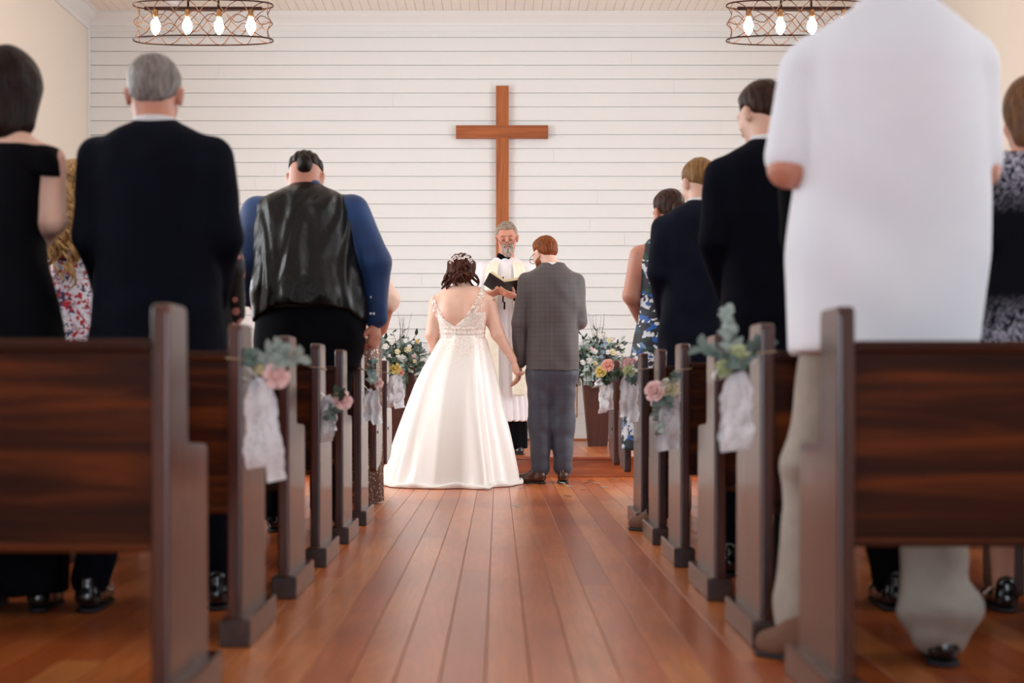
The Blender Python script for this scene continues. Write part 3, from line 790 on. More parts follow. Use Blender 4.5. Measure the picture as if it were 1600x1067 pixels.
def shoe(fig, heel, toe, m, sole=True, s=1):
    h_ = np.array([heel[0], heel[1], .045*s], np.float32); t_ = np.array([toe[0], toe[1], .034*s], np.float32)
    up = A(0, 0, 1)
    d = (t_-h_); d /= np.linalg.norm(d)
    pr = [RC(h_, t_, .037*s, .036*s, .03, (up, 1.05)), RC(h_+A(0, 0, .01), h_+A(0, 0, .055)*s, .036*s, .034*s, .02), RC(h_+d*.1*s+A(0, 0, .0), h_+d*.05*s+A(0, 0, .045)*s, .03*s, .03*s, .03), CUT(lambda P: .012-P[:, 2])]
    o = sdf('shoe', pr, .006, m, fig.root)
    pr = [RC((h_[0], h_[1], .008), (t_[0], t_[1], .008), .040*s, .039*s, .01, (up, 1.)), CUT(lambda P: np.maximum(P[:, 2]-.014, .001-P[:, 2]))]
    sdf('sole', pr, .006, M['sole'], o)
def legs(hips, feet, r0=.1, r1=.065, r2=.045, z0=.07, knee_f=.03):
    """trouser legs from hip points to ankles"""
    pr = []
    for (hx, hy, hz), (fx, fy) in zip(hips, feet):
        k_ = ((hx+fx)/2, (hy+fy)/2+knee_f, hz*.54)
        pr += [RC((hx, hy, hz), k_, r0, r1, .04), RC(k_, (fx, fy, z0+r2*.6), r1, r2, .03)]
    return pr
def wrinkle(a=.004, f=22, s=0., zs=1.): return DISP(lambda P: a*nz(P*np.array([1, 1, zs], np.float32), f, s))
def core(fig, tab, arms, nb, head, hands, hips, feet, ins=.03, rarm=.034, shoulders=True):
    """bare continuous body inside the clothes: torso, arms, legs, joined to head and hands"""
    pr = [LOFT(inset(tab, ins), .03)]
    for a in arms:
        sh, el, wr = a; pr += [RC(sh, el, rarm*1.15, rarm, .03), RC(el, wr, rarm, rarm*.72, .02)]
    for (hx, hy, hz), (fx, fy) in zip(hips, feet):
        kn = (hx*.5+fx*.5, hy*.5+fy*.5+.02, hz*.54)
        pr += [RC((hx, hy, hz), kn, .07, .048, .04), RC(kn, (fx, fy, .09), .046, .033, .02), RC((fx, fy-.02, .05), (fx, fy+.1, .035), .03, .022, .02)]
    return pr+head+hands

def suit_man(label, Z, px, jrows, arms, hips, feet, hc, hyaw, hpitch, hs, hairm, jm, pm, skin_m, shoem, hem, h=.009, hb=.007, hands=(), hairkw={}, toes=None, collar=True, ry=.125, z0=.06, legr=(.1, .068, .058), backside=None, group='guests standing in the pews', roll=0, cuff=False, sleeve=(.066, .056, .045)):
    f = Fig('person', label, Z, px, group=group)
    tab = f.rows(jrows, ry); nb = f.p((jrows[0][1]+jrows[0][2])/2, jrows[0][0]+2, .0)
    R = rot(hyaw, hpitch, roll); H = f.p(*hc)
    A_ = [[f.p(*q) for q in a] for a in arms]
    hp = []
    for hnd in hands: hp += hand_prims(f.p(*hnd[0]), *hnd[1:])
    hz = float(f.p(px, hem)[2]); hips_ = [(hips[0], 0, hz+.02), (hips[1], 0, hz+.02)]
    sdf('body', core(f, tab, A_, nb, head_prims(H, R, hs, nb+A(0, 0, -.03)), hp, hips_, feet, .03), hb, skin_m, f.root)
    sdf('hair', cap_hair(H, R, hs, **hairkw), min(h, .006), hairm, f.root)
    # jacket
    pr = [LOFT(tab, .03)]
    for (s_, e_, w_) in A_: pr += [RC(s_, e_, sleeve[0], sleeve[1], .028), RC(e_, w_, sleeve[1], sleeve[2], .012)]
    pr.append(wrinkle(.0055, 26, px*.01, .8)); 
    if backside: pr += backside(f)
    jk = sdf('jacket', pr, h, jm, f.root)
    # trousers
    pr = legs(hips_, feet, *legr, z0=z0); w2 = abs(hips[1]-hips[0])
    pr.append(EL(((hips[0]+hips[1])/2, 0, hz+.03), (w2/2+legr[0]*.95, legr[0]*1.1, .12), k=.05)); pr.append(wrinkle(.006, 20, 3+px*.01, 1.6))
    sdf('trousers', pr, h, pm, f.root)
    if collar:
        nn = nb+A(0, -.0, 0); up = R@A(0, -.25, 1)
        sdf('shirt_collar', [RC(nn-A(0, 0, .02), nn+A(0, .004, .022)*hs, .066*hs, .061*hs, .01), CUT(lambda P: np.abs(P[:, 2]-nn[2]+.004)-.016*hs-.3*(P[:, 1]-nn[1])*0)], .005, M['collar'], f.root, 'white shirt collar')
    for (fx, fy), t in zip(feet, toes or [(q[0]*1.05, q[1]+.17) for q in feet]): shoe(f, (fx, fy-.03), t, shoem)
    return f, H, R
# ---------------------------------------------------------------- people
DN = (0, 0, -1)
# groom
def groom():
    vents = lambda f: [DISP(lambda P: .004*np.exp(-((P[:, 0]+.095+.05*(P[:, 2]-.9))/.008)**2)*(P[:, 2] < 1.0)*(P[:, 1] < 0)+.003*np.exp(-((P[:, 0]-.005)/.006)**2)*(P[:, 1] < 0)),
        DISP(lambda P: -.012*np.exp(-((P[:, 0]-.12)/.05)**2-((P[:, 2]-.96)/.12)**2)*(P[:, 1] < 0))]
    f, H, R = suit_man('man in grey suit', 10.36, 862,
        [(411, 846, 882, .06, .01), (419, 838, 888, .085), (427, 823, 899, .11), (438, 816, 908, .125), (455, 816, 909, .135), (480, 823, 906, .135), (510, 824, 903, .125), (545, 824, 904, .125), (579, 822, 905, .125)],
        [[(823, 440), (811, 505, -.01), (812, 566, .03)], [(900, 441), (905, 503, .0), (880, 497, .27)]],
        (-.088, .086), [(-.082, -.01), (.082, 0)], (851, 397, .05), 38, 24, 1.0, M['h_red'], M['plaid'], M['slate'], M['skin_fair'], M['shoe_brown'], 590,
        h=.007, hb=.005, hands=[((812, 573, .03), (-.12, .0, -1), (-1, .35, 0), 1, 22, .95, .003)], hairkw=dict(freq=90, amp=.0035, nape=-.06, off=.014), toes=[(-.245, .01), (.085, .16)], backside=vents, group=None, legr=(.098, .082, .070), z0=.075)
    f.root['label'] = 'bearded man from behind in grey windowpane suit, holding hands with the gowned woman'
    T = lambda *p: H+R@(np.array(p, np.float32))
    g = MB()
    for sx in (-1, 1):
        N = 20; g.tube([T(sx*.033+.024*math.cos(2*PI*i/N), .112, -.004+.019*math.sin(2*PI*i/N)) for i in range(N)], .0022, 6, closed=True)
        g.tube([T(sx*.057, .11, .004), T(sx*.078, .07, .006), T(sx*.083, .0, .006), T(sx*.084, -.02, -.01)], .002, 6)
    g.tube([T(-.01, .113, 0), T(0, .117, .004), T(.01, .113, 0)], .002, 6)
    g.build('glasses', M['blackmetal'], f.root, smooth=True)
    sdf('beard', [EL(T(0, .05, -.072), (.056, .05, .04), R, .02), EL(T(-.058, .025, -.05), (.014, .03, .04), R, .02), EL(T(.058, .025, -.05), (.014, .03, .04), R, .02), DISP(lambda P: .002*nz(P, 90)), CUT(lambda P: ((P-H)@R)[:, 2]+.03)], .005, M['h_red'], f.root, 'short ginger beard')
groom()

# bride
def bride():
    f = Fig('person', 'woman from behind in ivory lace-backed wedding gown, holding hands with grey-suited man', 10.3, 722)
    tab = f.rows([(450, 704, 740, .055, .0), (456, 694, 752, .085, .0), (462, 685, 759, .10), (475, 681, 761, .115), (495, 683, 759, .125), (512, 687, 757, .12), (528, 688, 756, .115), (545, 690, 752, .12), (570, 688, 750, .12)], .12)
    nb = f.p(723, 456); R = rot(0, 16, 0); H = f.p(721, 426, .045)
    Ls, Le, Lw = f.p(683, 474), f.p(675, 522, -.01), f.p(682, 562, .13)
    Rs, Re, Rw = f.p(762, 474), f.p(778, 522, -.01), f.p(802, 562, .0)
    pr = [LOFT(tab, .03)]
    pr += [RC(Ls, Le, .060, .047, .04), RC(Le, Lw, .046, .029, .02), RC(Rs, Re, .060, .048, .04), RC(Re, Rw, .046, .028, .02)]
    pr += [RC(f.p(700, 460, .0), f.p(745, 460, .0), .055, .055, .05), EL(f.p(703, 486, -.075), (.06, .05, .09), k=.05), EL(f.p(741, 486, -.075), (.06, .05, .09), k=.05)]
    pr += [DISP(lambda P: .010*np.exp(-((P[:, 0]+.0)/.012)**2)*(P[:, 1] < 0)*np.clip((1.33-P[:, 2])/.1, 0, 1)*(P[:, 2] > 1.05))]
    pr += head_prims(H, R, .97, nb, .05)
    pr += hand_prims(Rw+A(.005, 0, -.012), (.22, 0.02, -1), (.8, .6, 0), -1, 42, .9, .002)
    pr += hand_prims(Lw, (.6, .6, -.5), (0, 0, -1), 1, 35, .88)
    for sx in (-.09, .09):
        pr += [RC((sx, .05, .9), (sx, .06, .5), .075, .055, .04), RC((sx, .06, .5), (sx, .05, .09), .05, .035, .02), RC((sx, .04, .05), (sx, .16, .03), .03, .025, .02)]
    sdf('body', pr, .0055, M['skin_fair'], f.root)
    # bodice with a deep V back
    zt = float(f.p(722, 455)[2]); z1, z2, z3 = [float(f.p(722, q)[2]) for q in (511, 494, 464)]
    xc = float(f.p(711, 500)[0]); mpp = 10.3/F
    ZB = [float(f.p(722, q)[2]) for q in (512, 498, 481, 466, 453)]
    def vcut(P):
        z = P[:, 2]; wl = np.interp(z, ZB, [0., 16*mpp, 25*mpp, 31*mpp, 33*mpp]); wr = np.interp(z, ZB, [0., 14*mpp, 27*mpp, 34*mpp, 39*mpp])
        x = P[:, 0]-xc; w_ = np.where(x < 0, wl, wr)
        vb = np.where(z > z1-.02, np.minimum(w_-np.abs(x), z-z1+.0), -1.)
        front = np.where((P[:, 1] > 0.02), z-(z2+.02), -1.)
        outer = np.where(z > z2-.03, np.maximum(P[:, 0]-np.interp(z, [z2-.03, z2, z3, z3+.04], [.2, 34.5*mpp, 34.5*mpp, 36*mpp]), -P[:, 0]-np.interp(z, [z2-.03, z2, z3], [.2, 45*mpp, 48*mpp])), -1.)
        return np.maximum(np.maximum(vb, front), outer)
    t2 = [q for q in tab if q[0] > float(f.p(722, 540)[2])]
    base = [LOFT(tab, .03, off=.006), RC(f.p(700, 460, .0), f.p(745, 460, .0), .061, .061, .05), EL(f.p(703, 486, -.075), (.066, .056, .096), k=.05), EL(f.p(741, 486, -.075), (.066, .056, .096), k=.05),
            RC(Ls, Ls*.7+Le*.3, .064, .056, .04), RC(Rs, Rs*.7+Re*.3, .064, .056, .04)]
    zw = float(f.p(722, 529)[2]); zu = float(f.p(722, 507)[2])
    sdf('lace_straps', base+[CUT(vcut), CUT(lambda P: zu-.02-P[:, 2])], .006, M['lace_top'], f.root, 'sheer ivory lace straps')
    def outer2(P): return np.where(P[:, 2] > zu-.02, np.abs(P[:, 0]+.0)-38.5*mpp, -1.)
    sdf('bodice', [LOFT(tab, .03, off=.009), EL(f.p(703, 490, -.072), (.062, .05, .08), k=.05), EL(f.p(741, 490, -.072), (.062, .05, .08), k=.05),
        CUT(lambda P: np.maximum(np.maximum(P[:, 2]-zu-.035-.05*np.clip(np.abs(P[:, 0]-xc)/.15, 0, 1), np.where(P[:, 2] > z1-.02, np.minimum(np.interp(P[:, 2], [z1, z2, z3], [0., 22*mpp, 33*mpp])-np.abs(P[:, 0]-xc), P[:, 2]-z1), -1.)), zw-.01-P[:, 2])), CUT(outer2),
        DISP(lambda P: .0025*np.sin(P[:, 2]*190+3*nz(P, 10))*(P[:, 2] < zu-.02))], .006, M['lace_bodice'], f.root, 'gathered lace bodice')
    bt = MB()
    for i in range(16):
        p_ = f.p(711, 513+i*3.3, -.135-.0008*i); bt.lathe([(.001, -.004), (.005, 0), (.001, .004)], 8, tuple(p_), Matrix.Rotation(PI/2, 3, 'X'))
    bt.build('button_row', M['pearl'], f.root, kind='stuff', smooth=True)
    # skirt
    S = [(525, 689, 756), (530, 685, 760), (545, 677, 764), (575, 660, 771), (600, 648, 777), (640, 634, 785), (680, 621, 795), (710, 612, 802), (735, 604, 808), (752, 598, 811), (764, 594, 813)]
    zs = [float(f.p(722, s_[0])[2]) for s_ in S]; xl = [float(f.p(s_[1], 600)[0]) for s_ in S]; xr = [float(f.p(s_[2], 600)[0]) for s_ in S]
    zh = np.linspace(zs[0], .02, 60); NV = 260; rows = []
    zA = np.array(zs)[::-1]; xl = np.array(xl)[::-1]; xr = np.array(xr)[::-1]
    zA[0] = 0.0
    th = np.linspace(0, 2*PI, NV, endpoint=False)
    rr = random.Random(3); comps = [(5, .42), (8, .40), (11, .40), (14, .2), (19, .1)]
    phs = [rr.uniform(0, 6.28) for _ in comps]
    def ring(z, u, ex=1., lift=0.):
        L = np.interp(z, zA, xl); Rr = np.interp(z, zA, xr); cx = (L+Rr)/2; rx = (Rr-L)/2*ex
        ryb = .13+.44*u**1.1; ryf = .13+.30*u
        row = []
        for j, t in enumerate(th):
            fo = sum(a*math.sin(n*t+p_+.8*u*math.sin(n)) for (n, a), p_ in zip(comps, phs))
            sharp = math.copysign(abs(fo)**.9, fo) if fo > 0 else -abs(fo)**1.4
            amp = (.004+.056*u**1.15)
            k = 1+amp*sharp/max(rx, .15)*1.0-.02*u
            ry = ryb if math.sin(t) < 0 else ryf
            row.append((cx+rx*k*math.cos(t), ry*ex*k*math.sin(t), z+lift*(math.sin(7*t+1)+.6*math.sin(13*t))))
        return row
    for i, z in enumerate(zh): rows.append(ring(z, (zs[0]-z)/zs[0]))
    for ex, z in ((1.02, .03), (1.035, .034), (1.05, .028), (1.058, .016), (1.056, .006), (1.045, .003)): 
        rows.append([(x, y, max(z+.012*math.sin(9*t+2)*(z > .01), .003)) for (x, y, _), t in zip(ring(.02, 1, ex), th)])
    m = MB(); n = NV; vs_ = [p for r in rows for p in r]
    m.add(vs_, [(i*n+j, (i+1)*n+j, (i+1)*n+(j+1) % n, i*n+(j+1) % n) for i in range(len(rows)-1) for j in range(n)])
    m.build('skirt', M['satin'], f.root, smooth=True)
    # appliques fading down the skirt
    # hair : cap, curled low updo, hairpiece
    T = lambda *p: H+R@(np.array(p, np.float32)*.97)
    rr = random.Random(11)
    sdf('hair', [EL(T(0, -.02, .04), (.104, .112, .098), R, .02), EL(T(0, -.07, -.02), (.098, .058, .082), R, .03), DISP(lambda P: .004*np.sin(((P-H)@R)[:, 0]*150+4*nz(P, 18))+.002*nz(P, 70)),
        CUT(lambda P: np.minimum(((P-H)@R)[:, 1]-.05, .07-((P-H)@R)[:, 2]))], .005, M['h_brown'], f.root)
    cu = MB()
    for i in range(64):
        ph = rr.uniform(-1, 1); x0 = ph*.085; z0 = rr.uniform(-.03, .055)*(1-.5*abs(ph)); y0 = -.108-.022*math.cos(ph*1.4)+.055*abs(ph)
        L = rr.uniform(.06, .14); rad = rr.uniform(.010, .022); tw = rr.choice([-1, 1])*rr.uniform(1.2, 2.4)*PI; a0 = rr.uniform(0, 6); drift = x0*.45+rr.uniform(-.02, .02)
        pts = []; rs = []
        for k in range(15):
            t = k/14; pts.append(T(x0+drift*t+rad*math.cos(a0+tw*t), y0-.012*math.sin(PI*t)+rad*.8*math.sin(a0+tw*t)+.03*t*abs(ph), z0-L*t)); rs.append((.0115*math.sin(PI*(.12+.8*t))+.002))
        cu.tube(pts, rs, 6, flat=.6)
    for i in range(16):
        x0 = -.07+.14*i/15; pts = []; rs = []; sgn = 1 if i % 2 else -1
        for k in range(12):
            t = k/11*1.6*PI; pts.append(T(x0+.020*math.cos(t)*sgn, -.108-.012*math.sin(t*.7)+.035*abs(x0)*8*.1, -.058-.018*math.sin(t)+rr.uniform(-.001, .001))); rs.append(.009)
        cu.tube(pts, rs, 6)
    cu.build('curls', M['h_brown'], f.root, smooth=True, kind='stuff')
    hp = MB()
    for i in range(34):
        a = -1.15+2.3*i/33; x = .088*math.sin(a); z = .028+.05*math.cos(a)+rr.uniform(-.02, .018); y = -.02-.116*math.sqrt(max(0, 1-(x/.108)**2-((z-.04)/.102)**2))-.004+rr.uniform(-.006, .002)
        c = T(x, y, z)
        for k in range(4):
            b_ = rr.uniform(0, 6.28); d = np.array([math.cos(b_), -.5, math.sin(b_)])*.009
            hp.tube([c, c+d*.6, c+d*1.2], [.0014, .0042, .0006], 5)
        hp.lathe([(.0005, -.003), (.003, 0), (.0005, .003)], 6, tuple(c))
    hp.build('hair_vine', M['pearl'], f.root, label='pearl and white leaf hair vine', kind='stuff')
    nk = MB(); N = 26; nk.tube([nb+A(.058*math.cos(2*PI*i/N), .0+.056*math.sin(2*PI*i/N), .016-.016*math.sin(2*PI*i/N)) for i in range(N)], .0014, 5, closed=True); nk.build('necklace', M['silver'], f.root)
    tt = MB(); q = f.p(771, 469, -.062)
    for a, b in (((-.012, 0), (.018, .006)), ((.0, .022), (.006, -.012)), ((.004, .004), (.018, -.006))): tt.tube([q+A(a[0], 0, a[1]), q+A((a[0]+b[0])/2, -.001, (a[1]+b[1])/2+.002), q+A(b[0], .0005, b[1])], .0012, 4)
    tt.build('arm_tattoo', M['ink'], f.root)
bride()

# priest, facing the camera on the platform
def priest():
    f = Fig('person', 'grey-bearded man facing us in white surplice and cream stole, reading black book', 11.5, 790, floor=.16)
    R = rot(0, 14, 4, back=True); H = f.p(792, 372, -.06); nb = f.p(789, 410, .0)
    tab = f.rows([(402, 774, 806, .06), (409, 764, 818, .09), (417, 752, 830, .11), (430, 747, 835, .125), (450, 748, 834, .13), (490, 752, 832, .13), (540, 754, 832, .14), (600, 752, 832, .16), (657, 748, 834, .19)], .13)
    Ls, Le, Lw = f.p(756, 422), f.p(748, 466, -.08), f.p(750, 462, -.38)
    Rs, Re, Rw = f.p(826, 422), f.p(832, 468, -.08), f.p(808, 464, -.40)
    pr = core(f, tab, [[Ls, Le, Lw], [Rs, Re, Rw]], nb, head_prims(H, R, 1.06, nb+A(0, 0, -.03), .058),
              hand_prims(Lw+A(.0, 0, .0), (.9, -.25, .12), (-.1, .5, .9), -1, 12, 1.05, .006, (.3, .8, .6))+hand_prims(Rw, (-.9, -.25, .25), (0, .45, .9), 1, 12, 1.05, .006, (.2, -.5, 1)), [(-.1, 0, .85), (.1, 0, .85)], [(-.1, 0), (.1, 0)], .035, .03)
    sdf('body', pr, .0048, M['skin_ruddy'], f.root)
    zb = float(f.p(790, 657)[2]); zc = float(f.p(790, 699)[2])
    # surplice : gathered gown as folded rings
    def gown(name, tb, mat, nf, amp, arms=None):
        fold = DISP(lambda P: -amp*np.abs(np.sin(np.arctan2(P[:, 0], -P[:, 1])*nf+1.2*nz(P*np.array([1, 1, .3], np.float32), 5)))*np.clip((1.62-P[:, 2])*1.6, .15, 1)+amp*.5)
        return sdf(name, [LOFT(tb, .03, 2.0)]+(arms or [])+[fold], .0065, mat, f.root)
    sl = [RC(Ls, Le, .078, .075, .05), RC(Le, Lw*.6+Le*.4, .074, .07, .03), RC(Rs, Re, .078, .075, .05), RC(Re, Rw*.55+Re*.45, .074, .07, .03), RC(Le*.6+Lw*.4, Le*.6+Lw*.4-A(0, 0, .14), .05, .03, .05), RC(Re*.6+Rw*.4, Re*.6+Rw*.4-A(0, 0, .14), .05, .03, .05)]
    gown('surplice', tab, M['surplice'], 11, .011, sl)
    cas = [(zc, 0, .0, .17, .15), (zb+.08, 0, .0, .17, .15)]
    sdf('cassock', [LOFT(cas, .02), DISP(lambda P: -.008*np.abs(np.sin(np.arctan2(P[:, 0], -P[:, 1])*7)))], .008, M['blackf'], f.root, 'black cassock hem')
    # black cuffs inside the sleeves
    for a, b in ((Le, Lw), (Re, Rw)): sdf('black_cuff', [RC(a*.4+b*.6, a*.04+b*.96, .05, .042, .01)], .006, M['blackf'], f.root)
    sdf('black_cuff', [RC(Rw+A(.045, .05, .0), Rw+A(.03, .06, -.15), .032, .008, .02)], .006, M['blackf'], f.root)
    # collar
    sdf('black_neckband', [RC(nb+A(0, 0, -.04), nb+A(0, -.012, .035), .083, .067, .02)], .005, M['blackf'], f.root)
    sdf('clerical_collar', [EL(nb+A(0, -.062, .012), (.032, .02, .026), k=.0)], .004, M['collar'], f.root, 'white clerical collar tab')
    # stole : two long bands over the shoulders
    for sx in (-1, 1):
        m = MB(); P_ = []
        path = [(.062, .06, 1.50+.185), (.075, -.0, 1.725), (.095, -.075, 1.695), (.115, -.128, 1.62), (.118, -.15, 1.5), (.115, -.155, 1.3), (.112, -.165, 1.0), (.11, -.185, .68), (.11, -.19, .62)]
        sh = float(f.p(790, 410)[2])-1.70
        for i, (x, y, z) in enumerate(path):
            wd = .042+.004*i*.5
            P_.append([(sx*(x-wd), y-.004-.01*(i > 2), z+sh+.012*(i < 3)), (sx*x, y-.014-.01*(i > 2), z+sh+.006), (sx*(x+wd), y+.008-.01*(i > 2), z+sh-.012*(i < 3))])
        m.grid(P_); o = m.build('stole_band', M['stole'], f.root, smooth=True)
        md = o.modifiers.new('sub', 'SUBSURF'); md.levels = md.render_levels = 2; md = o.modifiers.new('sol', 'SOLIDIFY'); md.thickness = .005; md.offset = 0
    T = lambda *p: H+R@(np.array(p, np.float32)*1.06)
    sdf('hair', cap_hair(H, R, 1.06, off=.008, front=.036, thick_top=.003, freq=110, amp=.003), .005, M['h_pgrey'], f.root)
    sdf('beard', [EL(T(0, .082, -.092), (.042, .034, .045), R, .02), EL(T(0, .1, -.04), (.036, .013, .010), R, .01), EL(T(-.034, .088, -.062), (.014, .018, .03), R, .01), EL(T(.034, .088, -.062), (.014, .018, .03), R, .01),
        EL(T(0, .112, -.0555), (.017, .012, .0055), R, .004, 's'), DISP(lambda P: .0022*nz(P, 110)+.0015*np.sin(P[:, 0]*500))], .0042, M['h_beard'], f.root, 'grey goatee and moustache')
    eb = MB()
    for sx in (-1, 1):
        eb.tube([T(sx*.014, .098, .026), T(sx*.03, .099, .033), T(sx*.048, .088, .026)], [.003, .004, .002], 6, flat=.6)
    eb.build('eyebrows', M['h_grey'], f.root)
    lash = MB()
    for sx in (-1, 1): lash.tube([T(sx*.018, .0945, .000), T(sx*.031, .0975, -.004), T(sx*.044, .091, .000)], .0014, 5)
    lash.build('eyelid_lines', M['h_black'], f.root)
    g = MB()
    for sx in (-1, 1):
        N = 20; g.tube([T(sx*.029+.021*math.cos(2*PI*i/N), .122, -.018+.0125*math.sin(2*PI*i/N)) for i in range(N)], .0017, 6, closed=True)
        g.tube([T(sx*.050, .12, -.012), T(sx*.072, .06, .004), T(sx*.087, -.0, .012)], .0018, 6)
    g.tube([T(-.008, .122, -.014), T(0, .126, -.010), T(.008, .122, -.014)], .0017, 6)
    g.build('glasses', M['blackmetal'], f.root, smooth=True)
    for sx in (-1, 1):
        c = f.p(790+sx*24, 410 if sx < 0 else 407, -.07)
    for sx in (-1, 1): shoe(f, (sx*.1, .03), (sx*.11, -.16), M['shoe_black'])
    wt = MB(); N = 18; wt.tube([Rw+A(.012, .006, 0)+A(.006*math.sin(2*PI*i/N), .034*math.cos(2*PI*i/N), .030*math.sin(2*PI*i/N)) for i in range(N)], .004, 6, closed=True); wt.build('wristwatch', M['silver'], f.root)
    # open book resting on the hands
    Zb = 11.13; bc = (WX(786, Zb), Zb, WZ(452, Zb)); bk = empty('open_book', bc, 0, 'open black leather book with cream pages held by man in the white surplice', 'book')
    for sx, dz, nm in ((-1, .045, 'cover'), (1, .02, 'cover')):
        Rm = Matrix.Rotation(sx*math.radians(-26 if sx < 0 else -9)*1, 3, 'Y')
        Rt = Matrix.Rotation(math.radians(-24), 3, 'X')
        RR = Matrix.Rotation(math.radians(33 if sx < 0 else -9), 3, 'Y') @ Rt
        m = MB(); x0, x1 = (-.155, 0) if sx < 0 else (0, .15)
        m.box(x0, x1, -.11, .11, -.004, .004, RR); m.build('cover', M['cover'], bk, bevel=.002)
        m = MB(); N = 8; xs0, xs1 = (x0+.008, -.001) if sx < 0 else (.001, x1-.008)
        P0 = []
        for i in range(N+1):
            t = i/N; x = xs0+(xs1-xs0)*t; tt = t if sx < 0 else 1-t
            P0.append((x, .004+.024*(1-(tt)**6*.5)))
        poly = [(xs0, .004)]+[(x, z) for x, z in P0]+[(xs1, .004)]
        m.prism([(a, b) for a, b in poly], -.103, .103, 'y'); m.v = [tuple(RR @ Vector(q)) for q in m.v]
        m.build('page_block', M['pages'], bk)
    m = MB(); m.box(-.006, .006, -.112, .112, -.012, -.001, Matrix.Rotation(math.radians(-58), 3, 'X')); m.build('spine', M['cover'], bk)
    m = MB(); m.grid([[(.005, -.03, -.1-.02*i), (.018, -.03-.004*i, -.1-.02*i)] for i in range(4)]); o = m.build('page_ribbon', M['blackf'], bk); md = o.modifiers.new('s', 'SOLIDIFY'); md.thickness = .002
priest()

# ------------ left side guests
suit_man('grey-haired man from behind in a dark navy suit beside the black-dressed woman', 4.42, 243,
    [(188, 214, 270, .06, .02), (198, 195, 292, .085), (212, 168, 322, .11), (232, 145, 344, .125), (262, 140, 348, .14), (300, 150, 345, .145), (380, 152, 342, .14), (460, 148, 345, .14), (530, 138, 352, .15), (580, 134, 354, .15)],
    [[(154, 246), (143, 370, -.02), (172, 470, .18)], [(332, 246), (350, 372, -.02), (335, 470, .16)]],
    (-.1, .1), [(-.2, 0), (.19, .05)], (242, 150, .05), 3, 10, 1.02, M['h_grey'], M['navy'], M['navy'], M['skin_ruddy'], M['shoe_black'], 600, h=.011, hb=.009, hairkw=dict(off=.008, nape=-.05, amp=.002))

def black_dress():
    f = Fig('person', 'dark-haired woman in black off-shoulder dress standing at the far left', 4.43, 20, group='guests standing in the pews')
    tab = f.rows([(212, -5, 45, .06), (224, -28, 68, .08), (234, -44, 84, .09), (260, -42, 80, .11), (300, -35, 74, .12), (370, -30, 66, .115), (410, -30, 68, .115), (470, -30, 72, .11), (527, -34, 78, .11), (600, -34, 78, .11)], .12)
    nb = f.p(20, 222); R = rot(-8, 8); H = f.p(18, 140, .03)
    Rs, Re, Rw = f.p(80, 252), f.p(84, 345, -.02), f.p(52, 400, .22); Ls, Le, Lw = f.p(-40, 252), f.p(-46, 345, -.02), f.p(-16, 400, .22)
    pr = [LOFT(tab, .03), RC(Rs, Re, .046, .038, .04), RC(Re, Rw, .037, .026, .02), RC(Ls, Le, .046, .038, .04), RC(Le, Lw, .037, .026, .02)]+head_prims(H, R, 1, nb, .05)
    pr += hand_prims(Rw, (-.5, .5, -.2), (-.5, -.3, 0), -1, 30, .95)+hand_prims(Lw, (.5, .5, -.2), (.5, -.3, 0), 1, 30, .95)
    pr += legs([(-.06, 0, .84), (.06, 0, .84)], [(-.09, 0), (.09, 0)], .06, .045, .033)
    pr += [RC((-.09, -.03, .06), (-.09, .12, .03), .03, .025, .02), RC((.09, -.03, .06), (.09, .12, .03), .03, .025, .02)]
    sdf('body', pr, .009, M['skin_fair'], f.root)
    td = [q for q in f.rows([(250, -43, 82, .12), (262, -44, 83, .13), (300, -38, 78, .13), (370, -33, 70, .125), (410, -33, 72, .125), (470, -46, 88, .14), (527, -54, 98, .15), (600, -60, 104, .16), (760, -60, 102, .16), (925, -60, 102, .16)])]
    sdf('dress', [LOFT(td, .03), CUT(lambda P: .03-P[:, 2]), wrinkle(.006, 16, 1, .4)], .011, M['blackdress'], f.root)
    sdf('shoulder_band', [LOFT(f.rows([(231, -52, 92, .10), (240, -58, 98, .12), (262, -59, 100, .125), (279, -58, 101, .12)]), .02), wrinkle(.004, 40, 1, 2)], .009, M['blackdress'], f.root, 'folded off-shoulder band')
    T = lambda *p: H+R@np.array(p, np.float32)
    sdf('hair', [EL(T(0, -.02, .035), (.088, .106, .095), R, .03), RC(T(0, -.05, 0), T(0, -.055, -.13), .082, .062, .05), RC(T(-.06, -.01, 0), T(-.055, -.02, -.12), .04, .03, .05), RC(T(.06, -.01, 0), T(.058, -.02, -.12), .04, .03, .05),
        DISP(lambda P: .005*nz(P*np.array([1, 1, .3], np.float32), 50)), CUT(lambda P: np.minimum(((P-H)@R)[:, 1]-.045, .06-((P-H)@R)[:, 2]))], .008, M['h_black'], f.root, 'long bobbed dark hair')
    for sx in (-.09, .09): shoe(f, (sx, -.03), (sx, .13), M['shoe_black'], s=.85)
black_dress()

